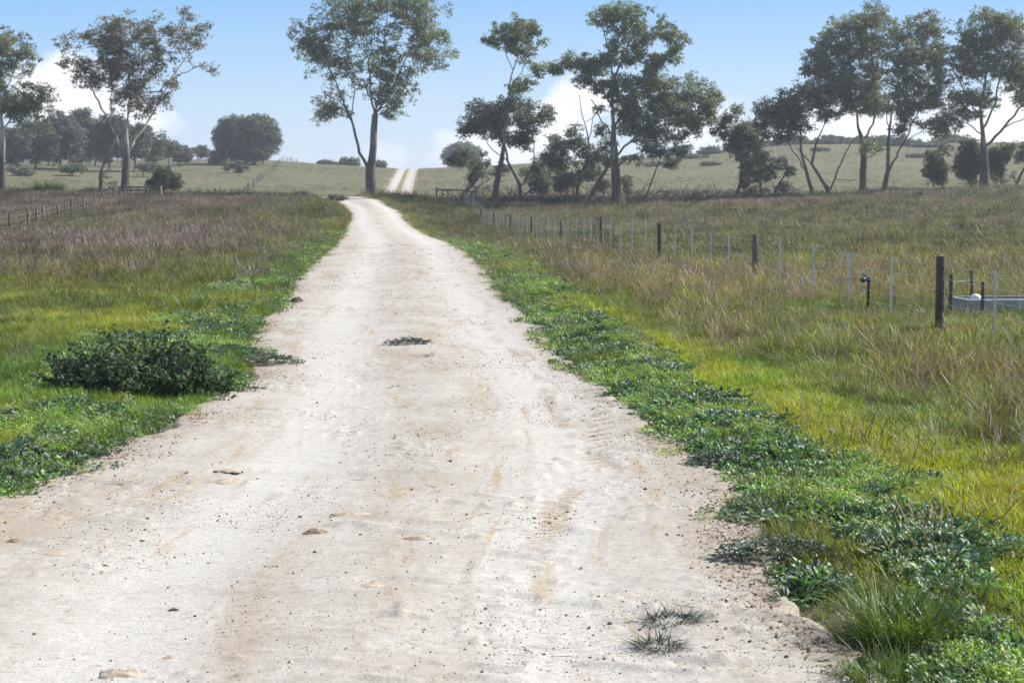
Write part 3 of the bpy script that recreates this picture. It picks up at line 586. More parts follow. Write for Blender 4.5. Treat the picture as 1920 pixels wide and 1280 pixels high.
def leaves(C, R, n, r, size=(.13, .24), wr=.30, hang=.7, red=0.0):
    """C (k,3) centres, R (k,) radii -> diamond leaves hanging round every centre, in sprays"""
    k = len(C); idx = np.repeat(np.arange(k), n); m = len(idx)
    ns = 11                                             # sprays per clump
    sp = r.normal(0, 1, (k, ns, 3)); sp /= np.linalg.norm(sp, axis=2)[..., None]; sp *= r.uniform(.35, 1, (k, ns, 1))
    s_ = sp[idx, r.integers(0, ns, m)]
    off = s_ + r.normal(0, .115, (m, 3)); off[:, 2] *= .72
    c = C[idx] + off * R[idx][:, None]
    dv = r.normal(0, 1, (m, 3)); dv[:, 2] = dv[:, 2] * .6 - hang * 1.3; dv /= np.linalg.norm(dv, axis=1)[:, None]
    sd_ = np.cross(dv, r.normal(0, 1, (m, 3))); sd_ /= np.linalg.norm(sd_, axis=1)[:, None] + 1e-9
    l = r.uniform(*size, m)[:, None]; w = l * wr * .5
    V = np.stack([c, c + dv * l * .5 + sd_ * w, c + dv * l, c + dv * l * .5 - sd_ * w], 1).reshape(-1, 3)
    F = np.arange(m * 4).reshape(-1, 4)
    cs = r.uniform(.7, 1.35, (k, 1)) * (1 + r.normal(0, .06, (k, 3))); sh = cs[idx] * r.uniform(.6, 1.5, (m, 1))
    if red > 0: rd = (r.uniform(size=m) < red)[:, None]; sh = np.where(rd, sh * np.array([1.9, 1.05, .8]), sh)
    return V, F, np.repeat(np.concatenate([sh, np.ones((m, 1))], 1), 4, 0)

def grow(root, limbs, targets, r, step=.55, tip=.014, expo=2.35):
    """limbs: list of (P,R) drawn by hand; targets joined to the nearest limb by thin curved twigs; returns list of tubes"""
    nodes = []; par = []; rad = []
    def path(P, R=None, parent=-1):
        last = parent
        for i in range(len(P)):
            nodes.append(P[i]); par.append(last); rad.append(0 if R is None else R[i]); last = len(nodes) - 1
        return last
    for li_, (P, R) in enumerate(limbs):
        d = np.linalg.norm(np.diff(P, axis=0), axis=1); s = np.concatenate([[0], np.cumsum(d)]); k = max(3, int(s[-1] / step) + 1); q = np.linspace(0, s[-1], k)
        Pq = np.stack([np.interp(q, s, P[:, a]) for a in range(3)], 1); Rq = np.interp(q, s, R)
        Pq[1:-1] += r.normal(0, .05, (k - 2, 3)) * (1 if li_ else .3)
        if li_ == 0: path(Pq, Rq)
        else:
            A = np.array(nodes); j = int(np.argmin(np.linalg.norm(A - Pq[0], axis=1))); Pq[0] = Pq[0] * .3 + A[j] * .7; path(Pq, Rq, j)
    nl = len(nodes); A = np.array(nodes); base = A[0]
    if len(targets):
        hh = A[:, 2] > base[2] + .28 * (np.max(targets[:, 2]) - base[2])
        dist = np.array([np.min(np.linalg.norm(A - t_, axis=1)) for t_ in targets])
        for ti_ in np.argsort(dist):
            t_ = targets[ti_]; A = np.array(nodes); dd = np.linalg.norm(A - t_, axis=1)
            below = np.maximum(0, A[:, 2] - t_[2]) * .9
            j = int(np.argmin(dd + below + np.where(np.arange(len(A)) < nl, np.where(A[:, 2] < base[2] + 1.2, 3, 0), .15)))
            L_ = dd[j]; k = max(2, int(L_ / step) + 1); q = np.linspace(0, 1, k + 1)[1:, None]
            P = A[j] * (1 - q) + t_ * q; bow = np.array([0, 0, -1]) * .10 * L_ + r.normal(0, .07, 3) * L_
            P = P + bow * (4 * q * (1 - q)) + r.normal(0, .04, P.shape) * (q < 1)
            path(P, None, j)
    nodes = np.array(nodes); par = np.array(par); n = len(nodes); acc = np.zeros(n); kids = [[] for _ in range(n)]
    for i in range(n - 1, -1, -1):
        if not kids[i]: acc[i] = max(acc[i], tip ** expo)
        if par[i] >= 0: acc[par[i]] += acc[i]; kids[par[i]].append(i)
    rr = np.maximum(acc ** (1 / expo), np.array(rad)); tubes = []
    rr = np.where(np.array(rad) > 0, np.array(rad), np.minimum(rr, .16))
    stack = [0]; start = [(0, None)]
    while start:
        i, p = start.pop(); chain = [i] if p is None else [p, i]
        cr = [rr[i]] if p is None else [min(rr[p], rr[i] * 1.25), rr[i]]
        while kids[i]:
            ks = sorted(kids[i], key=lambda q: -rr[q]); i2 = ks[0]
            for o_ in ks[1:]: start.append((o_, i))
            chain.append(i2); cr.append(rr[i2]); i = i2
        if len(chain) > 1: tubes.append((nodes[chain], np.array(cr)))
    return tubes

def tree(name, label, cat, px, Y, limbs, blobs, leaf, bark, seed, group=None, dens=1.0, nleaf=105, rc=(.42, .75), size=(.17, .30), depth=.95, wr=.32, hang=.7, red=0., gap=.42, gx=0.):
    """limbs: [[(px,py,r_px)...]...], blobs: [(px,py,rx,ry)...] read off the photograph, given their own depth round distance Y"""
    r = np.random.default_rng(seed); pm = FPX / Y
    bx = (px - 960) / pm; bz = float(HG(bx, Y))
    e = empty(name, (bx, Y, bz), label, cat, group)
    LB = []
    for li_, lm in enumerate(limbs):
        P = np.array([W(a, b, Y) for a, b, *_ in lm]); R = np.array([(.58 if px == 696 else .74) * (c[2] if len(c) > 2 else 2.0) * (1 if c[2:] and c[2] > 9 else (.62 + .38 * (li_ == 0 and c[1] > 250))) / pm for c in lm])
        if li_: 
            sgn = r.uniform(-1, 1); P[:, 1] += np.linspace(0, 1, len(P)) ** 1.2 * sgn * np.linalg.norm(P[-1] - P[0]) * .55
        else: P[0, 2] = bz - .25; P[0, :2] = (P[0, 0], Y)
        if li_ == 0:                                    # root flare
            P = np.vstack([P[0], P[0] + (P[1] - P[0]) * .18, P[1:]]); R = np.concatenate([[R[0] * 1.35], [R[0]], R[1:]])
        LB.append((P, R))
    T = []; TR = []
    if len(blobs) > 4 and cat == 'tree' and name != 'hillside_tree':
        extra = []
        for i_, (cx, cy, rx, ry) in enumerate(blobs):
            near_ = sorted((math.hypot(cx - q[0], (cy - q[1]) * 1.3), j_) for j_, q in enumerate(blobs) if j_ > i_)[:2]
            for dd_, j_ in near_:
                q = blobs[j_]
                if dd_ < 1.25 * (rx + q[2]): extra.append(((cx + q[0]) / 2 + r.normal(0, 3), (cy + q[1]) / 2 + r.normal(0, 3) + 1, .55 * (rx + q[2]) / 2 + 2, .6 * (ry + q[3]) / 2 + 1))
        blobs = list(blobs) + extra
    for (cx, cy, rx, ry) in blobs:
        fz_ = 1.22 if name in ('gum_tree', 'wattle_tree') and px != 696 else 1.1; rx, ry = rx * fz_ + 2, ry * fz_ * 1.08 + 3
        c = W(cx, cy, Y); a = rx / pm; b = ry / pm; dy = r.uniform(-.5, .5) * a + (0 if not LB else 0)
        k = max(3, int(PI * a * b / .95 * dens * 1.95 + 2)); q = r.normal(0, 1, (k, 3)); q /= np.linalg.norm(q, axis=1)[:, None]; q *= (r.uniform(.15, 1, (k, 1))) ** .5
        tr_ = r.uniform(rc[0], rc[1], k); tr_ = np.minimum(tr_, .75 * min(a, b) + .1)
        p = c + np.stack([q[:, 0] * np.maximum(a - tr_ * .7, .1), q[:, 1] * np.maximum(a * depth - tr_ * .5, .1) + dy, q[:, 2] * np.maximum(b - tr_ * .5, .1)], 1)
        p[:, 2] = np.maximum(p[:, 2], bz + .25)
        T.append(p); TR.append(tr_)
    T = np.concatenate(T); TR = np.concatenate(TR)
    g_ = fbm(T[:, 0] * .75 + seed, T[:, 2] * .75 + T[:, 1] * .4, seed, 2); keep_ = g_ > gap * .78; T, TR = T[keep_], TR[keep_]
    sel = np.arange(len(T)); tb = grow(None, LB, T[sel], r)
    mb = MB()
    for P, R in tb:
        mb.tube(P, R, 10 if R.max() > .2 else (6 if R.max() > .06 else 4), cap=R.max() > .05)
    mb.build('trunk', bark, e)
    V, F, S = leaves(T, TR, int(nleaf * (.62 if cat == 'tree' and name != 'hillside_tree' else .9)), r, size, wr, hang, red)
    mesh_np('crown', V, F, leaf, e, attrs={'shade': ('FLOAT_COLOR', S)})
    return e

tree('gum_tree', 'tall spreading gum standing alone beside the road where it bends, forked low into two stems', 'tree', 696, 146,
  [[(697, 370, 19), (695, 342, 17), (694, 318, 16), (699, 290, 12), (701, 245, 11), (703, 215, 10)], [(690, 322, 9), (676, 285, 8), (666, 240, 7), (655, 212, 6), (640, 165, 4), (618, 120, 3), (600, 95, 2)],
   [(703, 215, 7), (722, 190, 5), (742, 150, 4), (765, 100, 3), (785, 50, 2)], [(701, 218, 6), (696, 175, 5), (690, 120, 4), (680, 60, 2)], [(703, 213, 6), (716, 170, 4), (722, 100, 3), (735, 25, 2)],
   [(664, 235, 5), (650, 200, 3.5), (628, 185, 2)], [(658, 215, 4), (664, 160, 3), (650, 90, 2)], [(712, 205, 4), (735, 192, 3), (765, 175, 2)]],
  [(600, 82, 56, 42), (566, 66, 32, 24), (650, 45, 66, 46), (720, 38, 74, 50), (795, 45, 58, 52), (822, 96, 40, 50), (762, 112, 62, 48), (685, 118, 62, 44), (605, 118, 46, 28), (618, 180, 36, 26), (604, 218, 20, 15), (640, 205, 26, 18), (738, 178, 46, 34), (775, 168, 26, 20), (700, 158, 38, 26), (640, 2, 52, 28), (760, -14, 84, 36), (735, 212, 26, 10)],
  L_GUM, B_GUM, 11, dens=.95, nleaf=100)
tree('gum_tree', 'broad rusty leaved gum with pale forked limbs behind the low timber rails', 'tree', 234, 146,
  [[(234, 370, 12), (235, 332, 10), (237, 294, 9), (238, 245, 4.5), (241, 200, 3.5), (250, 140, 2.5), (254, 80, 2)], [(236, 292, 6), (224, 268, 5), (206, 226, 4.5), (190, 188, 4), (174, 150, 3), (150, 120, 2)],
   [(240, 290, 6), (250, 262, 5), (268, 232, 4.5), (290, 182, 3.5), (312, 132, 3), (336, 95, 2), (366, 70, 1.5)], [(290, 182, 3), (312, 160, 2.5), (345, 140, 2), (388, 124, 1.5)], [(206, 226, 3), (214, 170, 2.5), (205, 100, 2)]],
  [(132, 125, 28, 18), (150, 82, 36, 24), (190, 58, 42, 30), (240, 58, 46, 36), (292, 66, 42, 32), (342, 82, 36, 32), (380, 62, 20, 20), (345, 28, 17, 14), (388, 124, 24, 18), (322, 150, 20, 20), (312, 186, 15, 18), (230, 158, 42, 34), (250, 192, 42, 24), (190, 130, 38, 30), (168, 146, 30, 20), (272, 118, 38, 30), (222, 100, 42, 32), (284, 212, 14, 10)],
  L_RED, B_PALE, 12, dens=1.05, nleaf=90, red=.07, gap=.46)
tree('gum_tree', 'white trunked gum at the far left edge of the paddock', 'tree', 9, 146,
  [[(9, 370, 13), (3, 335, 9), (4, 300, 8), (5, 255, 6), (2, 215, 5), (-8, 170, 4), (-20, 120, 2)], [(5, 250, 4), (20, 215, 3.5), (40, 180, 3), (60, 150, 2)], [(7, 312, 3.5), (38, 276, 3), (68, 245, 2)], [(3, 225, 4), (10, 160, 3), (25, 100, 2)]],
  [(-14, 78, 40, 28), (30, 84, 34, 32), (50, 112, 24, 26), (10, 140, 34, 24), (58, 178, 36, 26), (86, 196, 20, 30), (42, 212, 32, 18), (-22, 178, 40, 34), (15, 188, 34, 22), (-40, 120, 40, 34)],
  L_GUM, B_PALE, 13, dens=1.15)
tree('slender_gum', 'thin leaning sapling with a broken stump, just left of the rusty leaved gum', 'tree', 188, 147,
  [[(188, 368, 5), (189, 340, 5), (190, 322, 4), (196, 305, 3), (206, 282, 2.6), (218, 260, 2.2), (228, 244, 1.6)]], [(206, 343, 13, 13), (196, 325, 9, 9), (214, 352, 10, 10)], L_SILV, B_PALE, 14, size=(.14, .26), rc=(.25, .4), nleaf=70, gap=0)

def bushy(name, label, cat, px, base_y, rx, top_y, Y, leaf, seed, group=None, bark=B_DARK, low=.25, **k):
    """a rounded tree or shrub: crown made of a ring of lobes over a short forked trunk"""
    r = np.random.default_rng(seed); h = base_y - top_y; bl = []
    rx = rx * 1.15; nb = max(5, int(rx * h / 130)); cy = base_y - h * (1 + low) / 2; ry = h * (1 - low) / 2
    for i in range(nb):
        a = r.uniform(0, 2 * PI); q = math.sqrt(r.uniform(0, 1)); s = r.uniform(.36, .54)
        bl.append((px + math.cos(a) * q * rx * .68, cy + math.sin(a) * q * ry * .6, rx * s, ry * s * 1.15))
    bl.append((px, cy - ry * .35, rx * .5, ry * .5))
    tw = max(1.0, rx * .07); m = base_y - h * low
    lb = [[(px, base_y + 2, tw), (px + rx * .03, m, tw * .8), (px - rx * .05, cy, tw * .5)], [(px, m + 2, tw * .6), (px + rx * .3, cy, tw * .4)], [(px, m + 1, tw * .6), (px - rx * .35, cy + ry * .1, tw * .4)]]
    k.setdefault('size', (.2, .36)); k.setdefault('rc', (.5, .9)); k.setdefault('gap', .2); k.setdefault('nleaf', 70); k.setdefault('hang', .15); k.setdefault('wr', .45); k.setdefault('dens', .9)
    return tree(name, label, cat, px, Y, lb, bl, leaf, bark, seed, group, **k)

g_ = 'dense trees along the left hillside'
for i, (px, by, rx, ty, Y, lab) in enumerate([
  (20, 318, 34, 236, 255, 'dark rounded tree at the far left of the hillside belt, behind the white trunked gum'),
  (66, 316, 38, 224, 258, 'bushy hillside tree second from the left in the belt'),
  (112, 316, 42, 214, 262, 'wide hillside tree below the small gap of cloud'),
  (152, 314, 34, 202, 268, 'tallest tree of the left hillside belt, close to the left of the rusty gum'),
  (204, 314, 32, 212, 258, 'dense hillside tree right behind the forks of the rusty leaved gum'),
  (252, 312, 34, 228, 262, 'grey green hillside tree just right of the rusty gum trunk'),
  (286, 311, 28, 244, 266, 'smaller rounded tree at the right end of the hillside belt'),
  (-12, 312, 40, 232, 275, 'hillside tree cut by the left edge of the frame'), (90, 308, 30, 232, 282, 'hillside tree in the back row behind the bushy second tree'), (178, 308, 30, 226, 284, 'back row hillside tree filling the gap left of the rusty gum forks'),
  (228, 308, 26, 236, 284, 'back row hillside tree seen between the forks of the rusty gum'), (316, 308, 24, 262, 286, 'low back row tree trailing off the right end of the hillside belt')]):
    bushy('hillside_tree', lab, 'tree', px, by, rx, ty, Y, [L_DARK, L_BUSH, L_GREY][i % 3], 30 + i, g_, low=.12, dens=.85)
bushy('round_tree', 'dense round crowned tree alone on the left hilltop', 'tree', 462, 309, 58, 220, 300, L_DARK, 41, low=.1, dens=1.3, gap=.3, size=(.25, .42))
for i, (px, by, rx, ty, Y, lab) in enumerate([
  (1012, 372, 24, 318, 145, 'dark shrub growing through the dead sticks between the first two wattles'), (1062, 372, 22, 322, 147, 'dark shrub at the foot of the crooked wattle with bare forks'),
  (1132, 374, 16, 335, 144, 'small shrub squeezed against the left of the big gum trunk'), (1178, 374, 15, 330, 145, 'small shrub squeezed against the right of the big gum trunk'),
  (905, 368, 22, 325, 150, 'shrub in the shade behind the timber strainer rail'), (1405, 370, 18, 330, 148, 'leafy shrub between the narrow wattle and the small upright one'),
  (1470, 366, 14, 338, 150, 'low shrub right of the smallest wattle of the row'), (1740, 350, 20, 310, 156, 'leafy shrub left of the understory trees near the last big gum')]):
    bushy('undergrowth_shrub', lab, 'shrub', px, by, rx, ty, Y, L_DARK, 250 + i, 'shrubs at the feet of the right hand trees', low=.15, size=(.12, .24), rc=(.25, .45), dens=1.2, gap=.35)
for i, (nm, px, by, rx, ty, Y, lf, lab) in enumerate([
  ('bush', 403, 310, 24, 283, 298, L_DARK, 'dark low bush leaning against the left of the round hilltop tree'),
  ('bush', 446, 323, 24, 303, 268, L_DARK, 'flat topped shrub on the slope below the round hilltop tree'),
  ('bush', 336, 312, 24, 272, 290, L_GREY, 'grey shrub at the end of the hillside tree belt'),
  ('bush', 372, 302, 20, 273, 330, L_GREY, 'pale scrub on the skyline left of the round hilltop tree'),
  ('bush', 608, 319, 19, 300, 330, L_DARK, 'dark shrub on the skyline, first left of the lone gum'),
  ('bush', 652, 319, 28, 297, 332, L_GREY, 'wide shrub on the skyline just left of the lone gum trunk'),
  ('bush', 714, 319, 17, 303, 332, L_DARK, 'shrub on the skyline between the lone gum and the far road'),
  ('bush', 172, 364, 22, 352, 150, L_GREY, 'low grey scrub at the foot of the thin leaning sapling'),
  ('bush', 565, 380, 13, 361, 138, L_GREY, 'small rounded purple grey bush beside the road bend'),
  ('bush', 630, 384, 18, 371, 128, L_GREY, 'low brownish bush hiding the left side of the road bend'),
  ('bush', 1235, 327, 26, 312, 285, L_GREY, 'grey shrub on the right slope behind the thin sapling'),
  ('bush', 1300, 312, 30, 290, 305, L_DARK, 'dark shrub on the right slope, left of three below the big gum crown'),
  ('bush', 1342, 304, 26, 274, 320, L_DARK, 'tall shrub on the right skyline just beyond the big gum crown'),
  ('bush', 1332, 326, 20, 313, 280, L_GREY, 'low shrub midway down the right slope'),
  ('bush', 1560, 290, 38, 254, 335, L_DARK, 'skyline shrub seen under the arching wattle crowns'),
  ('bush', 1600, 288, 36, 256, 335, L_GREY, 'grey skyline shrub left of the mistletoe gum trunk'),
  ('bush', 1688, 296, 42, 262, 315, L_BUSH, 'green skyline shrub behind the twin stemmed gum'),
  ('bush', 1735, 298, 40, 266, 310, L_GREY, 'pale skyline shrub right of the twin stemmed gum')]):
    bushy(nm, lab, 'bush', px, by, rx, ty, Y, lf, 50 + i, None, low=.02, size=(.12, .24) if Y < 200 else (.2, .36), rc=(.25, .45) if Y < 200 else (.35, .65), nleaf=60 if Y < 200 else 70, dens=2.2 if Y < 200 else 1.3, gap=0)
for i, (px, by, rx, ty, Y, lf, lab) in enumerate([
  (1385, 300, 32, 266, 330, L_GREY, 'grey skyline shrub behind the narrow dark wattle'), (1430, 292, 34, 260, 335, L_DARK, 'dark skyline shrub between the small wattles and the sky'), (1395, 322, 16, 311, 285, L_DARK, 'little shrub low on the slope behind the narrow dark wattle'),
  (1485, 288, 34, 256, 338, L_BUSH, 'green skyline shrub left of the arching wattle trunk'), (1640, 286, 36, 254, 338, L_DARK, 'skyline shrub filling the gap between mistletoe gum and twin stemmed gum'), (1785, 288, 38, 252, 338, L_GREY, 'grey skyline shrub left of the understory bushes'),
  (1530, 306, 22, 292, 300, L_GREY, 'grey mid slope shrub between the arching wattle and the black stemmed one'), (1720, 318, 20, 306, 280, L_GREY, 'small mid slope shrub right of the twin stemmed gum'), (1262, 296, 26, 276, 325, L_GREY, 'pale shrub on the slope crest right under the flat sapling crown'),
  (1180, 312, 22, 298, 320, L_GREY, 'pale crest shrub directly right of the big gum trunk'), (1040, 316, 22, 302, 325, L_GREY, 'pale crest shrub behind the crooked dark wattle'), (905, 318, 16, 308, 330, L_GREY, 'low crest shrub behind the leaning bushy wattle'),
  (40, 330, 30, 312, 235, L_GREY, 'low scrub at the foot of the far left hillside trees'), (135, 326, 30, 308, 240, L_BUSH, 'green scrub at the foot of the hillside belt left of the leaning sapling'), (268, 322, 26, 306, 245, L_GREY, 'grey scrub at the foot of the hillside belt right of the rusty gum')]):
    bushy('bush', lab, 'bush', px, by, rx, ty, Y, lf, 150 + i, None, low=.02, size=(.2, .36), rc=(.4, .7), nleaf=70, dens=1.3, gap=0)
bushy('bush', 'rounded deep green bush at the right end of the low timber rails', 'bush', 309, 366, 31, 312, 149, L_BUSH, 81, low=.02, size=(.1, .2), rc=(.25, .42), nleaf=95, dens=2.4, gap=0)
bushy('tree', 'hazy bluish tree beyond the crest right of the far road', 'tree', 866, 325, 34, 266, 520, L_DARK, 82, low=.1, size=(.4, .7), rc=(.8, 1.4))
def spiky(name, label, px, Y, wpx, hpx, n, mat_, tint, seed, w=(.02, .035), cat='plant'):
    pm = FPX / Y; bx = (px - 960) / pm; bz = float(HG(bx, Y)); e = (bx, Y, bz)
    V, F, S = blades(n, hpx / pm * .6, hpx / pm * 1.25, w[0], w[1], wpx / pm * .35, .55, seg=5, seed=seed, shade=((.5, .6, .5), (1.3, 1.3, 1.2)), droop=.5)
    o = mesh_np(name, V, F, leafmat(name + '_leaf', .5, .3, tint=tint), smooth=True, attrs={'shade': ('FLOAT_COLOR', np.concatenate([S, np.ones((len(S), 1))], 1))})
    o.location = e; return tag(o, label, cat)
spiky('spiky_bush', 'low spreading green clump of stiff leaves left of the leaning sapling', 93, 146, 72, 27, 900, None, (.085, .125, .04), 83, (.05, .08))

tree('gum_tree', 'slim leaning gum with a small high crown, right of the far road', 'tree', 926, 141,
  [[(926, 374, 10), (932, 342, 8.5), (941, 300, 6.5), (948, 245, 4.5), (952, 200, 4), (955, 162, 3), (961, 134, 2.5), (975, 95, 2)], [(961, 134, 2), (948, 105, 1.8), (943, 65, 1.4)], [(955, 165, 2.2), (975, 140, 2), (995, 90, 1.5)]],
  [(962, 52, 42, 22), (988, 76, 34, 26), (944, 68, 28, 22), (966, 108, 30, 20), (992, 50, 26, 18), (910, 75, 9, 7), (962, 160, 22, 14), (990, 155, 18, 12)],
  L_GUM, B_GUM, 15, dens=1.25, gap=.4, rc=(.35, .6))
tree('wattle_tree', 'dark many branched wattle under the slim leaning gum', 'tree', 976, 143,
  [[(976, 376, 5.5), (976, 352, 5), (966, 328, 4), (952, 302, 3.2), (946, 270, 2.5), (932, 242, 2)], [(977, 352, 4), (987, 335, 3.5), (1000, 310, 3), (1003, 278, 2.4), (1000, 245, 2)], [(980, 368, 3.5), (1000, 354, 3), (1030, 344, 2.6), (1058, 330, 2)], [(952, 302, 2.5), (925, 285, 2), (905, 250, 1.5)]],
  [(880, 230, 22, 17), (902, 203, 32, 15), (950, 208, 42, 26), (1000, 220, 38, 22), (925, 240, 38, 18), (962, 192, 38, 16), (1030, 212, 14, 13), (872, 248, 14, 8), (1005, 325, 34, 14), (990, 245, 28, 10), (1020, 300, 22, 12), (955, 262, 26, 12), (905, 228, 26, 14), (985, 268, 20, 12), (940, 322, 18, 12)],
  L_DARK, B_DARK, 16, dens=1.35, nleaf=115, gap=.3, hang=.35)
tree('wattle_bush', 'leaning bushy wattle with slanting bare stems behind the timber strainer rail', 'tree', 862, 146,
  [[(860, 378, 4), (882, 350, 3.2), (905, 325, 2.5), (920, 300, 2)], [(862, 374, 2.5), (880, 342, 2), (884, 310, 1.5)], [(866, 376, 2.4), (900, 348, 2), (935, 325, 1.5)], [(870, 374, 2), (912, 352, 1.6), (950, 338, 1.2)], [(874, 376, 2), (905, 340, 1.6), (910, 318, 1.2)]],
  [(880, 298, 38, 24), (862, 290, 22, 15), (905, 318, 22, 20), (885, 335, 13, 10), (845, 300, 10, 8)], L_DARK, B_DARK, 17, dens=1.5, gap=.2, hang=.1, rc=(.3, .55))
tree('wattle_tree', 'crooked dark wattle with bare upper forks left of the big gum', 'tree', 1083, 141,
  [[(1083, 377, 5), (1082, 352, 4.5), (1090, 325, 4), (1103, 300, 3.4), (1105, 275, 2.8), (1100, 245, 2.2), (1091, 215, 1.8), (1086, 178, 1.2)], [(1103, 262, 2), (1112, 225, 1.6), (1124, 195, 1.1)], [(1090, 325, 2.5), (1070, 300, 2), (1050, 280, 1.5)], [(1098, 232, 1.4), (1118, 215, 1.2), (1130, 190, 1)]],
  [(1058, 288, 32, 24), (1076, 246, 16, 15), (1040, 268, 18, 15), (1085, 272, 20, 16), (1050, 318, 22, 10), (1030, 295, 14, 12), (1100, 318, 26, 16), (1065, 335, 26, 12), (1110, 285, 20, 14)], L_DARK, B_DARK, 18, dens=1.3, gap=.35, hang=.3)
tree('wattle_tree', 'short wattle leaning right against the big gum trunk', 'tree', 1103, 139,
  [[(1103, 380, 6.5), (1112, 358, 6), (1126, 335, 5), (1142, 308, 4), (1150, 285, 3)], [(1128, 332, 3), (1120, 300, 2)]],
  [(1128, 288, 24, 18), (1148, 300, 20, 16), (1140, 268, 16, 12), (1172, 338, 10, 16)], L_DARK, B_DARK, 19, dens=1.3, gap=.25, hang=.3)
tree('gum_tree', 'biggest gum of the fallen branch group, its layered crown reaching far right', 'tree', 1157, 138,
  [[(1158, 382, 16), (1157, 352, 13), (1153, 310, 11), (1150, 270, 9), (1150, 230, 8), (1148, 190, 6.5), (1152, 150, 5), (1165, 115, 4), (1180, 80, 3), (1195, 50, 2)], [(1153, 296, 5), (1188, 258, 4), (1240, 236, 3), (1292, 226, 2)], [(1150, 240, 5), (1182, 200, 4), (1212, 158, 3), (1235, 118, 2)],
   [(1149, 200, 4.5), (1122, 162, 3.5), (1092, 138, 2.5), (1060, 118, 2)], [(1151, 262, 3.5), (1126, 222, 2.8), (1108, 186, 2)], [(1152, 150, 3.5), (1140, 100, 2.6), (1130, 50, 1.8)], [(1190, 205, 3), (1250, 185, 2.5), (1310, 170, 2)], [(1153, 318, 3), (1185, 290, 2.4), (1230, 278, 2)]],
  [(1126, 30, 32, 14), (1165, 16, 38, 15), (1202, 38, 42, 22), (1242, 56, 36, 20), (1270, 76, 24, 16), (1190, 74, 42, 16), (1148, 58, 22, 12), (1082, 112, 40, 14), (1048, 124, 22, 13), (1122, 118, 38, 18), (1100, 150, 26, 15), (1014, 130, 20, 12), (1256, 108, 32, 11), (1228, 122, 22, 10), (1182, 172, 38, 18), (1230, 178, 48, 27), (1290, 162, 42, 24), (1322, 188, 30, 22), (1345, 182, 10, 12), (1202, 214, 42, 17), (1270, 222, 52, 18), (1170, 148, 26, 13), (1300, 244, 24, 9), (1215, 245, 30, 10), (1122, 205, 18, 10), (1225, 148, 40, 16), (1170, 205, 34, 18), (1255, 200, 46, 20), (1185, 240, 40, 14), (1235, 262, 46, 13), (1160, 105, 34, 16), (1200, 110, 30, 14), (1135, 165, 26, 16), (1320, 222, 30, 16), (1130, 245, 22, 14), (1190, 300, 26, 12), (1110, 325, 20, 12)],
  L_GUM, B_GUM, 20, dens=1.35, nleaf=115, gap=.36)
tree('sapling', 'thin straight sapling with a dark flat crown under the big gum limbs', 'tree', 1208, 137,
  [[(1208, 384, 2.6), (1215, 358, 2.3), (1224, 335, 2), (1233, 310, 1.8), (1240, 292, 1.4)]], [(1252, 290, 34, 14), (1222, 286, 22, 11), (1285, 282, 18, 10), (1262, 306, 18, 9)], L_DARK, B_DARK, 21, dens=1.2, gap=.3, hang=.3, rc=(.3, .55))

tree('wattle_tree', 'narrow dark wattle at the left end of the right hand tree row', 'tree', 1376, 141,
  [[(1376, 382, 4.5), (1383, 358, 4), (1390, 335, 3.2), (1390, 305, 2.6), (1385, 270, 2), (1378, 235, 1.5)], [(1388, 345, 2), (1402, 325, 1.8), (1412, 300, 1.2)], [(1390, 300, 2), (1365, 262, 1.5), (1345, 242, 1)]],
  [(1378, 212, 15, 17), (1358, 234, 20, 12), (1386, 248, 22, 16), (1372, 288, 20, 15), (1398, 272, 18, 14), (1340, 245, 10, 7), (1400, 300, 16, 10), (1405, 240, 18, 14), (1415, 262, 20, 12), (1365, 265, 20, 12), (1400, 325, 18, 12)], L_DARK, B_GUM, 22, dens=1.3, gap=.33, hang=.4)
tree('wattle_tree', 'small upright wattle with several thin stems, second in the right hand row', 'tree', 1427, 141,
  [[(1427, 381, 3.2), (1426, 352, 2.8), (1424, 322, 2.3), (1418, 290, 1.6)], [(1427, 372, 2.2), (1405, 355, 1.8), (1392, 335, 1.2)], [(1426, 350, 1.8), (1440, 325, 1.4), (1446, 300, 1)]],
  [(1418, 292, 24, 18), (1440, 304, 20, 16), (1410, 268, 18, 12), (1430, 330, 16, 10), (1405, 318, 12, 9)], L_DARK, B_DARK, 23, dens=1.3, gap=.3, hang=.3, rc=(.3, .55))
tree('wattle_tree', 'smallest wattle of the right hand row, leaning right with sparse leaves', 'tree', 1450, 143,
  [[(1450, 378, 2.6), (1456, 352, 2.2), (1468, 332, 1.8), (1480, 318, 1.2)], [(1452, 365, 1.6), (1444, 335, 1.2)]],
  [(1462, 306, 20, 14), (1480, 320, 12, 10), (1448, 330, 12, 9)], L_DARK, B_DARK, 24, dens=1.2, gap=.3, hang=.4, rc=(.3, .5))
tree('wattle_tree', 'arching wattle with a black trunk and a crown sweeping down to the left', 'tree', 1525, 146,
  [[(1525, 374, 5.5), (1520, 350, 5), (1512, 322, 4), (1503, 292, 3.2), (1500, 262, 2.8), (1502, 232, 2.2)], [(1512, 322, 2.8), (1490, 290, 2.2), (1465, 258, 1.8), (1440, 235, 1.3)], [(1500, 265, 2), (1520, 235, 1.6), (1540, 215, 1.2)]],
  [(1430, 204, 28, 15), (1468, 184, 36, 17), (1440, 224, 32, 14), (1498, 204, 42, 17), (1414, 242, 22, 13), (1478, 230, 30, 13), (1505, 172, 34, 18), (1400, 262, 12, 8), (1455, 255, 26, 12), (1500, 240, 24, 12), (1535, 190, 26, 14), (1470, 210, 30, 12)], L_DARK, B_DARK, 25, dens=1.45, gap=.25, hang=.35)
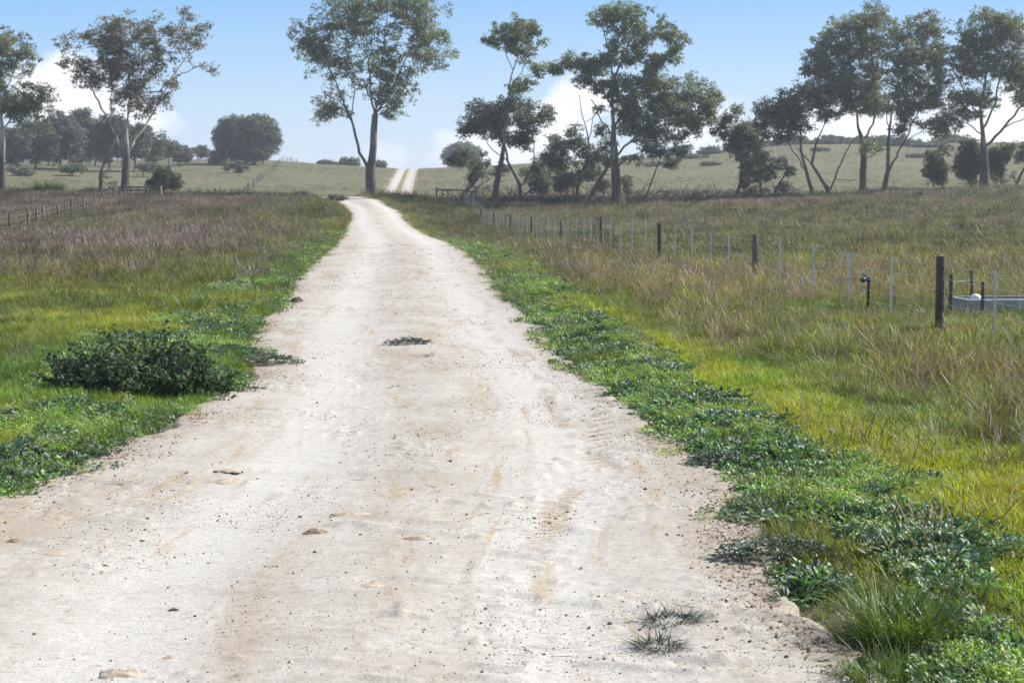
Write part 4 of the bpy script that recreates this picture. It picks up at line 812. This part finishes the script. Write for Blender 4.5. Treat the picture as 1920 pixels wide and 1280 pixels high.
tree('wattle_tree', 'black stemmed wattle with one bare broken limb, beside the mistletoe gum', 'tree', 1556, 148,
  [[(1556, 372, 6.5), (1553, 354, 6), (1540, 334, 4.5), (1522, 308, 3.6), (1530, 270, 2.6), (1545, 235, 2)], [(1556, 358, 4.5), (1568, 328, 3.6), (1578, 298, 3), (1592, 274, 2.4), (1606, 256, 1.5)], [(1522, 308, 2.4), (1500, 285, 1.8), (1485, 262, 1.2)], [(1570, 340, 1.6), (1588, 336, 1.3), (1604, 338, 1)]],
  [(1555, 182, 42, 18), (1548, 214, 34, 12), (1582, 168, 24, 15), (1530, 165, 26, 14), (1588, 200, 18, 10)], L_DARK, B_DARK, 26, dens=1.4, gap=.25, hang=.35)
tree('gum_tree', 'tall gum with a pale trunk and a round mistletoe ball low on it', 'tree', 1617, 149,
  [[(1617, 370, 10), (1618, 335, 9), (1619, 292, 8), (1617, 262, 6), (1608, 236, 4.5), (1606, 200, 4), (1600, 150, 3.2), (1591, 105, 2.5), (1594, 60, 2)], [(1621, 264, 5), (1638, 232, 4), (1645, 190, 3.2), (1648, 135, 2.5), (1640, 75, 2)], [(1604, 180, 2.6), (1572, 140, 2), (1545, 105, 1.5)], [(1622, 300, 2.4), (1640, 288, 2), (1665, 278, 1.5)]],
  [(1640, 20, 26, 16), (1600, 44, 36, 20), (1568, 54, 22, 14), (1640, 50, 42, 26), (1548, 82, 28, 22), (1528, 108, 26, 16), (1600, 94, 42, 24), (1514, 132, 18, 10), (1570, 126, 32, 18), (1640, 108, 40, 26), (1600, 154, 42, 24), (1642, 168, 38, 24), (1610, 202, 38, 16), (1626, 274, 24, 14), (1575, 170, 28, 16), (1650, 205, 28, 16), (1540, 135, 26, 16)],
  L_GUM, B_GUM, 27, dens=1.35, gap=.33)
tree('gum_tree', 'twin stemmed dark gum between the mistletoe gum and the last big gum', 'tree', 1658, 147,
  [[(1658, 369, 7), (1660, 345, 6.5), (1665, 318, 5), (1665, 272, 4), (1672, 212, 3.2), (1686, 150, 2.5), (1700, 95, 2)], [(1664, 326, 4.5), (1685, 292, 4), (1710, 252, 3.4), (1736, 202, 2.6), (1752, 150, 2)], [(1706, 258, 2.2), (1735, 244, 1.8), (1768, 232, 1.3)], [(1668, 240, 2.4), (1660, 190, 2), (1668, 150, 1.5)]],
  [(1702, 54, 38, 24), (1740, 38, 28, 18), (1752, 74, 34, 26), (1692, 94, 38, 24), (1742, 120, 38, 24), (1772, 148, 22, 17), (1690, 140, 34, 22), (1722, 164, 38, 17), (1682, 190, 28, 17), (1732, 194, 28, 14), (1702, 226, 20, 9), (1680, 248, 16, 9), (1768, 100, 20, 18), (1755, 185, 26, 14), (1700, 205, 26, 14), (1745, 235, 20, 10)],
  L_GUM, B_DARK, 28, dens=1.35, gap=.35)
tree('gum_tree', 'last big gum at the right edge, its limbs fanning upward', 'tree', 1846, 149,
  [[(1846, 356, 14), (1846, 325, 11), (1845, 290, 10), (1843, 250, 8.5), (1838, 205, 6), (1848, 150, 4), (1852, 95, 2.5)], [(1850, 275, 6), (1878, 238, 5), (1908, 192, 3.6), (1932, 150, 2.4)], [(1845, 245, 5), (1864, 195, 4), (1880, 130, 2.6)], [(1840, 225, 4), (1815, 190, 3), (1800, 150, 2)], [(1842, 255, 3), (1815, 232, 2.4), (1785, 228, 1.6)], [(1878, 240, 2.8), (1915, 222, 2.2), (1945, 205, 1.6)]],
  [(1850, 34, 38, 18), (1810, 60, 28, 20), (1890, 44, 38, 20), (1922, 60, 30, 22), (1840, 78, 38, 20), (1795, 108, 20, 22), (1882, 92, 38, 20), (1810, 138, 26, 17), (1922, 118, 34, 24), (1800, 178, 26, 13), (1780, 230, 32, 13), (1758, 224, 16, 8), (1820, 214, 22, 11), (1900, 160, 30, 14), (1950, 160, 26, 24), (1925, 190, 26, 12), (1855, 130, 36, 22), (1840, 175, 30, 16), (1870, 60, 34, 20), (1895, 130, 30, 20), (1790, 205, 26, 14), (1825, 100, 28, 18), (1765, 250, 22, 12), (1860, 195, 24, 12)],
  L_GUM, B_GUM, 29, dens=1.25, gap=.36)
bushy('understory_tree', 'bushy grey green understory tree left of the last big gum trunk', 'tree', 1768, 356, 38, 270, 151, L_DARK, 71, low=.12, size=(.12, .24), rc=(.25, .5), dens=1.2, gap=.52)
bushy('understory_tree', 'dense low bush hugging the right side of the last big gum trunk', 'tree', 1876, 350, 34, 266, 152, L_DARK, 72, low=.03, size=(.12, .24), rc=(.25, .5), dens=1.3, gap=.48)
bushy('understory_tree', 'half hidden shrub just left of the last big gum trunk', 'tree', 1818, 352, 28, 254, 153, L_DARK, 73, low=.05, size=(.12, .24), rc=(.25, .5), dens=1.1, gap=.5)
tree('wattle_tree', 'crooked little wattle cut by the right edge of the frame', 'tree', 1902, 147,
  [[(1902, 352, 4), (1912, 330, 3.4), (1928, 305, 2.6), (1940, 285, 2)], [(1904, 340, 2.4), (1898, 325, 1.8)]], [(1935, 282, 28, 18), (1915, 290, 16, 12), (1955, 295, 20, 16)], L_DARK, B_DARK, 74, dens=1.3, gap=.3)

# fallen branches under the big gum
def fallen(label, px0, px1, top, Y, n, seed):
    r = np.random.default_rng(seed); mb = MB()
    for i in range(n):
        px = r.uniform(px0, px1); yy = Y + r.uniform(-1.2, 1.2); p = np.array([(px - 960) * yy / FPX, yy, 0]); p[2] = H0(p[0], p[1]) + r.uniform(0, .15)
        az = r.choice([0, PI]) + r.normal(0, .7); el = abs(r.normal(.2, .28)); P = [p]; l = r.uniform(1, 2.8)
        for k in range(6):
            az += r.normal(0, .22); el += r.normal(0, .16)
            q = P[-1] + np.array([math.cos(az) * math.cos(el), math.sin(az) * math.cos(el), math.sin(el)]) * l / 6; q[2] = min(max(q[2], H0(q[0], q[1]) + .02), H0(q[0], q[1]) + top); P.append(q)
        mb.tube(P, np.linspace(r.uniform(.02, .06), .008, 7), 4)
        for k in range(7):
            j = r.integers(1, 6); d_ = r.normal(0, .35, 3); d_[2] = abs(d_[2]) * .8; mb.tube([P[j], P[j] + d_, P[j] + d_ * 1.8 + r.normal(0, .1, 3)], [.014, .011, .006], 4, False)
    c = ((px0 + px1) / 2 - 960) * Y / FPX; e_ = mb.build('fallen_branches', B_GUM)
    return tag(e_, label, 'dead branches', 'heaps of fallen branches')
fallen('thicket of thin dead sticks below the slim leaning gum and the timber rail', 850, 985, 1.6, 143, 90, 9)
fallen('low brush heap at the feet of the small wattles in the right hand row', 1372, 1480, .8, 141, 60, 10)
fallen('widest heap of dead grey branches, right of the thin sapling', 1215, 1362, 1.0, 137, 120, 5)
fallen('tangle of dead sticks around the foot of the big gum', 985, 1215, 1.5, 140, 150, 6)

# ------------------------------------------------------------------ fences
M_POST = barkmat('weathered_post', (.075, .06, .05), (.15, .125, .105), (.22, .19, .165), 14)
M_POSTP = barkmat('pale_post', (.24, .17, .15), (.33, .26, .22), (.4, .33, .3), 14)
M_GALV = plain('galvanised_steel', (.55, .58, .62), .45, .25, .1)
M_WIRE = plain('fence_wire', (.50, .50, .50), .45, .4, .1)
def fpost(x, y, h, rad, parent, r, name='post', mat=None, k=10, lean=.015):
    z = float(HG(x, y)); mb = MB(); dx, dy = r.normal(0, lean, 2)
    P = [(x + dx * q * h, y + dy * q * h, z - .2 + (h + .2) * q) for q in (0, .3, .6, .985, 1)]
    mb.tube(P, [rad * 1.06, rad * 1.02, rad, rad * .97, rad * .84], k); return mb.build(name, mat or M_POST, parent, smooth=k > 6)
def wires(pts, hs, parent, rad, step=1):
    for hgt in hs:
        P = []
        for i, (x, y) in enumerate(pts):
            P.append((x, y, float(HG(x, y)) + hgt))
        Q = []
        for a, b in zip(P[:-1], P[1:]):
            for q in np.linspace(0, 1, 5)[:-1]: Q.append([a[0] + (b[0] - a[0]) * q, a[1] + (b[1] - a[1]) * q, a[2] + (b[2] - a[2]) * q - .03 * q * (1 - q) * 4])
        Q.append(P[-1]); mb = MB(); mb.tube(Q, rad, 4); mb.build('wire', M_WIRE, parent)
r = np.random.default_rng(91)
PX = [1765, 1416, 1237, 1127, 1052, 997, 958, 926, 902, 884, 868]; PHH = [1.0, .98, .92, .95, .86, .98, .98, .98, .98, .9, .9]
PYs = [22.4 * 1065 / (p - 700) for p in PX]; FP = [((p - 960) * y / FPX, y) for p, y in zip(PX, PYs)]
p0 = (FP[0][0] * 2 - FP[1][0], FP[0][1] * 2 - FP[1][1]); FP2 = [p0] + FP
fe = empty('wire_fence', (FP[0][0], FP[0][1], 0), 'wire fence with round dark posts and pale steel droppers, right of the road', 'fence')
fpost(p0[0], p0[1], 1.0, .062, fe, r)
for (x, y), h in zip(FP, PHH): fpost(x, y, h + r.normal(0, .02), .062, fe, r)
for i in range(len(FP2) - 1):
    a, b = FP2[i], FP2[i + 1]
    for q in (.2, .4, .6, .8):
        q += r.normal(0, .012); x = a[0] + (b[0] - a[0]) * q; y = a[1] + (b[1] - a[1]) * q
        z = float(HG(x, y)); mb = MB(); ln = r.normal(0, .02); h = .93 + r.normal(0, .02)
        mb.box((x, y, z + h / 2 - .05), (.009, .009, h / 2 + .05), r.uniform(0, .5)); mb.box((x + .008, y + .003, z + h / 2 - .05), (.008, .0025, h / 2 + .045), r.uniform(0, .5))
        mb.build('dropper', M_GALV, fe, smooth=False)
wires(FP2, (.2, .36, .52, .68, .86), fe, .0026)
# strainer rail at the far end
st = empty('strainer_rail', ((819 - 960) * 148 / FPX, 148, float(H0((819 - 960) * 148 / FPX, 148))), 'dark timber strainer posts joined by one long rail at the far fence end', 'fence')
for p, h in ((819, 1.15), (830, .95), (841, .95), (893, 1.05)): fpost((p - 960) * 148 / FPX, 148, h, .09 if p in (819, 893) else .06, st, r)
xa, xb = (819 - 960) * 148 / FPX, (893 - 960) * 148 / FPX; mb = MB(); mb.tube([(xa, 147.88, float(HG(xa, 148)) + .92), ((xa + xb) / 2, 147.88, float(HG(xa, 148)) + .88), (xb, 147.88, float(HG(xb, 148)) + .86)], .07, 8); mb.build('rail', M_POST, st)
# left paddock fence
LF = [(21, .98), (54.5, 1.0), (70, .9), (84, 1.0), (112, 1.0), (135, 1.0), (159, .98), (180, 1.0), (215.5, 1.0)]; THIN = [40, 101, 125, 147, 171, 197, 207]
def LY(p): return 1 / (1 / 82 + (p - 21) / 194.5 * (1 / 128 - 1 / 82))
lf = empty('wire_fence', ((21 - 960) * 82 / FPX, 82, -.3), 'dark post fence crossing the far left paddock towards the timber rails', 'fence')
pts = []
for p in (-40, -10): pts.append(((p - 960) * LY(p) / FPX, LY(p))); fpost(*pts[-1], .95, .07, lf, r, lean=.05)
for p, h in LF: Y_ = LY(p); pts.append(((p - 960) * Y_ / FPX, Y_)); fpost((p - 960) * Y_ / FPX, Y_, h * .95, .07, lf, r, lean=.05)
for p in THIN: Y_ = LY(p); fpost((p - 960) * Y_ / FPX, Y_, .86, .035, lf, r, name='dropper', k=5, lean=.04)
wires(pts, (.3, .55, .8), lf, .003)
yr = empty('timber_rails', ((235 - 960) * 132 / FPX, 132, .9), 'low weathered timber post and rail panel in front of the rusty gum trunk', 'fence')
for i, p in enumerate((228, 236, 248, 262, 276, 283, 296, 303)): fpost((p - 960) * 132 / FPX, 132 + .02 * i, .98, .07 if i not in (7,) else .12, yr, r, mat=M_POSTP if i in (1, 6, 7) else None)
for hz_ in (.90, .68):
    xa, xb = (226 - 960) * 132 / FPX, (304 - 960) * 132 / FPX; mb = MB(); zz = float(HG(xa, 132)); mb.box(((xa + xb) / 2, 131.85, zz + hz_), ((xb - xa) / 2, .03, .065)); mb.build('rail', M_POST, yr, smooth=False)
hf = empty('hill_fence', ((333 - 960) * 152 / FPX, 152, .9), 'distant fence climbing the left hill past the round tree', 'fence'); pts = []
hp_ = [(152, 322), (168, 400), (188, 458), (230, 484), (255, 500), (275, 514), (320, 533), (352, 558)]
for Y_ in np.concatenate([np.linspace(152, 188, 11), np.linspace(193, 352, 24)]):
    p = np.interp(Y_, [a for a, b in hp_], [b for a, b in hp_]); x = (p - 960) * Y_ / FPX; pts.append((x, Y_)); fpost(x, Y_, r.uniform(.85, 1.25), r.choice([.06, .1]), hf, r, k=5, lean=.05)
wires(pts, (.4, .8), hf, .004)
# lone pole right of the far road
mp = MB(); x_ = (852 - 960) * 190 / FPX; z_ = float(H0(x_, 190)); 

# ------------------------------------------------------------------ standpipe, trough and its posts
M_BLACK = plain('black_poly_pipe', (.012, .012, .014), .4, 0, .1); M_BLUE = plain('blue_plastic', (.02, .12, .42), .35, 0, .1)
Y_ = 26.4; x_ = (1629 - 960) * Y_ / FPX; z_ = float(HG(x_, Y_)); sp_ = empty('water_standpipe', (x_, Y_, z_), 'black standpipe with a blue tap lever beside the wire fence', 'standpipe')
mb = MB(); mb.tube([(x_, Y_, z_ - .1), (x_ + .003, Y_, z_ + .25), (x_, Y_, z_ + .50)], .021, 12); mb.tube([(x_, Y_, z_ + .48), (x_, Y_, z_ + .50), (x_, Y_, z_ + .545), (x_, Y_, z_ + .56)], [.03, .033, .033, .02], 12); mb.build('pipe', M_BLACK, sp_)
mb = MB(); zt = z_ + .525; mb.tube([(x_ + .01, Y_, zt), (x_ - .04, Y_ - .01, zt), (x_ - .07, Y_ - .02, zt - .004)], [.028, .028, .03], 12); mb.tube([(x_ - .065, Y_ - .02, zt - .004), (x_ - .072, Y_ - .022, zt - .004), (x_ - .115, Y_ - .035, zt - .012), (x_ - .12, Y_ - .036, zt - .012)], [.034, .043, .043, .038], 14); mb.build('valve', M_BLACK, sp_)
mb = MB(); mb.tube([(x_ - .045, Y_ - .01, zt + .025), (x_ - .045, Y_ - .01, zt + .055)], .011, 8); mb.box((x_ - .062, Y_ - .015, zt + .062), (.036, .010, .007), .2); mb.box((x_ - .09, Y_ - .02, zt + .075), (.012, .010, .014), .2); mb.build('tap_lever', M_BLUE, sp_, smooth=False)
# concrete trough
m_, t_ = newmat('stained_concrete'); g = G(t_); co = g.n('ShaderNodeTexCoord').outputs['Object']; n1 = g.noise(co, 7, 6, .65); v = g.n('ShaderNodeMapping', {'Vector': co, 'Scale': (9, 9, .8)}).outputs[0]; n2 = g.noise(v, 1.6, 4, .6)
k = g.mix(g.ramp(n1, .3, .7), rgb(.30, .29, .27), rgb(.44, .43, .40)); k = g.mix(g.m('MULTIPLY', g.ramp(n2, .62, .70), .8), k, rgb(.30, .15, .06))
g.out(g.n('ShaderNodeBsdfPrincipled', {'Base Color': k, 'Roughness': .85}).outputs[0])
cx_, cy_, rz_ = (1970 - 960) * 25.6 / FPX, 25.6, .10; zz = float(HG(cx_, cy_)); tr_ = empty('water_trough', (cx_, cy_, zz), 'long pale concrete water trough with rust streaks behind the wire fence', 'trough')
def loc(a, b, c): return (cx_ + a * math.cos(rz_) - b * math.sin(rz_), cy_ + a * math.sin(rz_) + b * math.cos(rz_), zz + c)
mb = MB(); hl_, hw_, th, top = 1.44, .42, .06, .24
def trough_ring(a, b, z, q): return [loc(-a, -b, z), loc(a, -b, z), loc(a, b, z), loc(-a, b, z)]
rings = [trough_ring(hl_ - .05, hw_ - .05, -.2, 0), trough_ring(hl_, hw_, top - .01, 0), trough_ring(hl_ - .01, hw_ - .01, top, 0), trough_ring(hl_ - th, hw_ - th, top, 0), trough_ring(hl_ - th - .06, hw_ - th - .06, -.12, 0)]
V = np.array([p for q in rings for p in q]); F = [[4 * a + b, 4 * a + (b + 1) % 4, 4 * a + 4 + (b + 1) % 4, 4 * a + 4 + b] for a in range(4) for b in range(4)] + [[19, 18, 17, 16]]
mb.add(V, F); mb.build('basin', m_, tr_, smooth=False)
mw, t_ = newmat('trough_water'); g = G(t_); g.out(g.n('ShaderNodeBsdfPrincipled', {'Base Color': rgb(.02, .03, .02), 'Roughness': .05}).outputs[0])
mesh_np('water_surface', [loc(-hl_ + th + .01, -hw_ + th + .01, .2), loc(hl_ - th - .01, -hw_ + th + .01, .2), loc(hl_ - th - .01, hw_ - th - .01, .12), loc(-hl_ + th + .01, hw_ - th - .01, .2)], [[0, 1, 2, 3]], mw, tr_)
mb = MB(); a_ = loc(-hl_ + .27, -.05, top); mb.tube([(a_[0], a_[1], a_[2] - .02), (a_[0], a_[1], a_[2] + .02), (a_[0], a_[1], a_[2] + .05), (a_[0], a_[1], a_[2] + .062)], [.085, .085, .05, .01], 14); mb.build('float_cover', plain('white_plastic', (.75, .77, .78), .4, 0, .05), tr_)
for i, (p, yb, h, lab) in enumerate([(1784, 24.9, .62, 'short dark stake at the left end of the water trough'), (1823, 26.6, .60, 'short dark stake standing behind the trough float'), (1844, 24.7, .52, 'short dark stake in front of the water trough')]):
    x = (p - 960) * yb / FPX; z = float(HG(x, yb)); mb = MB(); mb.tube([(x, yb, z - .15), (x + .004, yb, z + h * .5), (x, yb, z + h - .01), (x, yb, z + h)], [.03, .029, .028, .022], 7); tag(mb.build('stake', M_POST), lab, 'stake', 'stakes round the trough')
mb = MB(); P = [((1784 - 960) * 24.9 / FPX, 24.9, zz + .50), ((1800 - 960) * 25.2 / FPX, 25.2, zz + .50), ((1822 - 960) * 26 / FPX, 26, zz + .47), ((1836 - 960) * 25.5 / FPX, 25.4, zz + .42), ((1844 - 960) * 24.7 / FPX, 24.7, zz + .38)]
mb.tube(P, .006, 6); tag(mb.build('hose', plain('grey_hose', (.16, .17, .18), .6)), 'thin grey hose looped between the short stakes', 'hose')

# ------------------------------------------------------------------ plants and clods near the camera that stand on their own
def spot(px, py): q = at(px, py); return float(q[0]), float(q[1])
def clump(name, label, px, py, n, h, w, rad, lean, tint, seed, cat='grass tuft', group=None, shade=((.45, .5, .45), (1.3, 1.25, 1.1)), seg=5, droop=.6, zs=1.):
    x, y = spot(px, py); V, F, S = blades(n, h[0], h[1], w[0], w[1], rad, lean, seg=seg, seed=seed, shade=shade, droop=droop); V[:, 2] *= zs
    o = mesh_np(name, V, F, leafmat(name + '_blade', .42, .35, tint=tint), smooth=True, attrs={'shade': ('FLOAT_COLOR', np.concatenate([S, np.ones((len(S), 1))], 1))})
    o.location = (x, y, float(max(HG(x, y), road_z(np.array([x]), np.array([y]))[0])) + (.012 if name == 'spiky_tuft' else -.003)); return tag(o, label, cat, group)
clump('grass_tussock', 'big lush grass tussock at the road edge in the bottom right corner', 1690, 1205, 900, (.16, .42), (.004, .0075), .19, .6, (.125, .185, .04), 1, 'tussock')
clump('grass_tussock', 'pale green leafy grass clump spilling onto the road at the bottom right', 1655, 1278, 420, (.08, .2), (.004, .007), .15, .6, (.12, .19, .035), 2, 'tussock')
clump('grass_tussock', 'bright green grassy tussock pushing through weeds on the left paddock', 350, 590, 300, (.16, .34), (.008, .014), .26, .45, (.13, .20, .02), 3, 'tussock')
clump('grass_tussock', 'dark grass fan leaning out over the road edge above the corner tussock', 1450, 965, 420, (.12, .26), (.004, .007), .14, .8, (.07, .105, .03), 4, 'tussock')
SPK = ((.3, .35, .35), (1.1, 1.1, 1.1))
clump('spiky_tuft', 'upper of the two dark spiky tufts on the bare road edge', 1258, 1172, 170, (.05, .15), (.0035, .006), .12, 1.15, (.062, .066, .040), 5, zs=.62, group='spiky tufts on the road', shade=SPK, droop=.25)
clump('spiky_tuft', 'lower of the two dark spiky tufts on the bare road edge', 1232, 1218, 150, (.05, .14), (.0035, .006), .10, 1.15, (.068, .080, .040), 6, zs=.62, group='spiky tufts on the road', shade=SPK, droop=.25)
for i, (px, py, n, s, lab) in enumerate([(985, 1112, 40, .6, 'tiny green tuft alone in the middle of the bare road'), (1332, 1120, 34, .6, 'tiny flat tuft above the spiky pair'), (1445, 1100, 60, .9, 'small yellow green tuft near the weeds above the spiky pair'),
     (1510, 1198, 60, .9, 'small bright tuft between the spiky pair and the corner tussock'), (225, 912, 50, 1.0, 'flat green tuft lying on the left side of the road'), (742, 728, 50, 1.3, 'thin brown tuft on the road crown below the dark creeping plant'),
     (808, 672, 60, 1.6, 'low tuft just right below the dark creeping plant'), (560, 572, 40, 1.3, 'small tuft by the brown clod on the left road edge'), (1425, 1170, 26, .8, 'sparse upright wisp of grass beside the spiky pair'), (890, 1012, 10, .8, 'single wispy stalk lying on the road below the rut')]):
    clump('grass_sprig', lab, px, py, n, (.03 * s, .085 * s), (.002 + .001 * s, .004 + .001 * s), .035 * s + .01, .95, (.08, .11, .035), 300 + i, group='small tufts growing on the road')
# creeping plant in the road
def leafy(name, label, px, py, wx, wy, h, n, ls, tint, seed, cat='weed', spec=.5):
    x, y = spot(px, py); r = np.random.default_rng(seed); parts = []
    for i in range(n):
        a = r.uniform(0, 2 * PI); q = math.sqrt(r.uniform()); v, f, s = rosette(9, ls[0], ls[1], seed * 100 + i, up=.8); v = v + np.array([math.cos(a) * q * wx, math.sin(a) * q * wy, h * (1 - q * q) * r.uniform(.4, 1)]); parts.append((v, f, s * r.uniform(.7, 1.2)))
    V, F, S = merge(*parts); o = mesh_np(name, V, F, leafmat(name + '_leaf', .4, .2, tint=tint, spec=spec), smooth=True, attrs={'shade': ('FLOAT_COLOR', np.concatenate([S, np.ones((len(S), 1))], 1))})
    o.location = (x, y, float(max(HG(x, y), road_z(np.array([x]), np.array([y]))[0]))); return tag(o, label, cat)
leafy('creeping_weed', 'dark leafy plant growing alone on the road crown', 766, 648, .26, .18, .07, 42, (.035, .075), (.035, .06, .035), 7)
for i, (px, py, wx, wy, n_, lab) in enumerate([(505, 684, .36, .30, 95, 'dark leafy mat poking furthest onto the road from the left verge'), (425, 668, .45, .6, 170, 'wide leafy weed mat right of the dark sprawling bush'), (395, 628, .45, .7, 150, 'leafy weed mat behind the dark sprawling bush'), (385, 706, .30, .3, 60, 'small leafy mat between the sprawling bush and the road edge'),
    (1355, 872, .26, .3, 70, 'leafy mat jutting onto the road beside the tyre marks'), (1455, 1052, .30, .16, 60, 'leafy mat jutting onto the road above the corner tussock')]):
    leafy('leafy_mat', lab, px, py, wx, wy, .11, n_, (.03, .07), (.072, .105, .062), 20 + i)
# horehound-like bush on the left
x, y = spot(250, 752); y += .35; r = np.random.default_rng(8); bs = empty('leafy_bush', (x, y, float(HG(x, y))), 'dark sprawling bush of small crinkled leaves at the left road edge', 'bush'); mb = MB(); LV = []; LFc = []; LS = []; nb = 0
C_ = []; 
for i in range(330):
    a = r.uniform(0, 2 * PI); q = math.sqrt(r.uniform()); p = np.array([x + math.cos(a) * q * .74, y + math.sin(a) * q * .42, 0]); p[2] = HG(p[0], p[1]) - .01
    az = a + r.normal(0, .7); el = PI / 2 - abs(r.normal(.25 + .35 * q, .2)); l = (.44 - .20 * q * q + (.10 if -1.7 < a - PI < .3 else 0)) * r.uniform(.5, 1.15) * (.6 + .9 * float(fbm(p[0] * 3.1, p[1] * 3.1, 5, 2))) * 1.06; P = [p]
    for k in range(6):
        el -= r.uniform(-.05, .13); az += r.normal(0, .15); P.append(P[-1] + np.array([math.cos(az) * math.cos(el), math.sin(az) * math.cos(el), math.sin(el)]) * l / 6)
    mb.tube(P, np.linspace(.004, .002, 7), 4, False); P = np.array(P)
    for q2 in np.linspace(.15, 1, 13):
        f_ = q2 * 6; j = min(int(f_), 5); C_.append(P[j] * (1 - (f_ - j)) + P[j + 1] * (f_ - j))
C_ = np.array(C_); V, F, S = leaves(C_, np.full(len(C_), .035), 5, r, (.025, .05), .8, .1)
mb.build('stems', plain('grey_stem', (.16, .15, .11), .8), bs); mesh_np('leaves', V, F, leafmat('crinkled_leaf', .62, .18, tint=(.075, .108, .055), spec=.25), bs, attrs={'shade': ('FLOAT_COLOR', S)})
# leafless stalks in the right verge
for i, (px, py, h, az, lab) in enumerate([(1668, 1000, .42, .5, 'bare dark forked weed stalk in the lime grass above the corner tussock'), (1745, 1120, .5, .8, 'long dark seed stalk rising right out of the corner tussock'), (1212, 602, .5, 0, 'dead branching weed standing in the grass near the fence middle')]):
    x, y = spot(px, py); r = np.random.default_rng(60 + i); mb = MB(); z = float(HG(x, y))
    def br(p, d, l, rad, dep):
        P = [p]; d = np.array(d)
        for k in range(4): d = d + r.normal(0, .12, 3); d /= np.linalg.norm(d); P.append(P[-1] + d * l / 4)
        mb.tube(P, np.linspace(rad, rad * .5, 5), 4, False)
        if dep:
            for k in range(3 if i == 2 else 2): br(P[r.integers(1, 5)], d + r.normal(0, .55, 3) + np.array([0, 0, .2]), l * .55, rad * .6, dep - 1)
    br(np.array([x, y, z]), [math.sin(az), 0, math.cos(az)], h, .004 if i < 2 else .007, 2 if i != 1 else 1)
    tag(mb.build('weed_stalk', plain('stalk', (.11, .08, .06) if i < 2 else (.24, .18, .14), .8)), lab, 'weed')
# clods
M_CLOD = plain('earth_clod', (.27, .19, .125), .95, 0, .35, 30); M_CLODP = plain('sandy_clod', (.42, .34, .25), .95, 0, .3, 30); M_DARKC = plain('dark_clod', (.12, .08, .05), .95, 0, .35, 30)
def clod(name, label, px, py, wx, wy, h, seed, mat, cat='clod', group=None):
    x, y = spot(px, py); a = np.linspace(0, 2 * PI, 40, endpoint=False); rr = np.linspace(1.0, 0, 14); V = []
    for q in rr:
        cx = np.cos(a) * q; sy = np.sin(a) * q; jt = 1 + .45 * (fbm(np.cos(a) * 1.6 + seed, np.sin(a) * 1.6, seed, 3) - .5) * 2 * q
        hh = h * (1 - q ** 2.2) * (.35 + 1.3 * fbm(cx * 2.6 + seed * 3, sy * 2.6, seed + 5, 4, .6)); V.append(np.stack([cx * jt * wx, sy * jt * wy, hh - .006 * (q > .95)], 1))
    V = np.concatenate(V); m_ = 40; F = [[k * m_ + j, k * m_ + (j + 1) % m_, (k + 1) * m_ + (j + 1) % m_, (k + 1) * m_ + j] for k in range(13) for j in range(m_)]
    o = mesh_np(name, V, F, mat, smooth=True); o.location = (x, y, float(road_z(np.array([x]), np.array([y]))[0]) - .002); return tag(o, label, cat, group)
gr_ = 'clods and lumps lying on the road'
for i, (px, py, w, h, m_, lab) in enumerate([(592, 1003, .082, .02, M_CLOD, 'flat brown crumbly lump in the left half of the road'), (228, 1270, .10, .028, M_CLODP, 'largest sandy lump at the bottom left of the road'), (556, 567, .13, .075, M_DARKC, 'dark brown clod on the left road edge far ahead'),
    (105, 1042, .09, .010, M_CLODP, 'low greyish crust near the left frame edge, above the other'), (420, 905, .14, .012, M_CLODP, 'long flattened crust below the left weeds'), (430, 888, .10, .008, M_CLODP, 'thin pale crust right above the long flattened one'),
    (660, 972, .12, .02, M_CLODP, 'low sandy hump right above the flat brown lump'), (28, 1023, .045, .014, M_CLOD, 'small hump at the very left edge of the road'), (775, 1018, .08, .012, M_CLOD, 'reddish crumbled crust right of the flat brown lump'),
    (326, 1144, .028, .012, M_DARKC, 'small brown clod in the lower left of the road'), (197, 1064, .018, .01, M_DARKC, 'tiny dark clod near the low greyish crust'), (320, 1238, .035, .008, M_CLODP, 'thin crust up right of the largest sandy lump'), (911, 1143, .014, .014, M_CLOD, 'tiny pointed clod left below the middle tuft'),
    (1090, 1067, .012, .012, M_CLODP, 'round tan pebble on the right half of the road'), (695, 1111, .07, .010, M_CLODP, 'faint elongated crust in the lower middle of the road'), (1125, 880, .035, .006, M_CLOD, 'crumb beside the braided tyre marks')]):
    clod('clod', lab, px, py, w, w * .62, h, 400 + i, m_, group=gr_)

# ------------------------------------------------------------------ haze
hm_, t_ = newmat('haze_air'); g = G(t_); vo = g.n('ShaderNodeVolumePrincipled', {'Color': rgb(.86, .91, 1), 'Density': HAZE, 'Anisotropy': .2}); g.n('ShaderNodeOutputMaterial', {1: vo.outputs[0]})
mb = MB(); mb.box((0, 1970, 14), (4700, 2040, 16)); tag(mb.build('haze', hm_, smooth=False), 'thin pale air between the camera and the far hills', None, None, 'stuff')
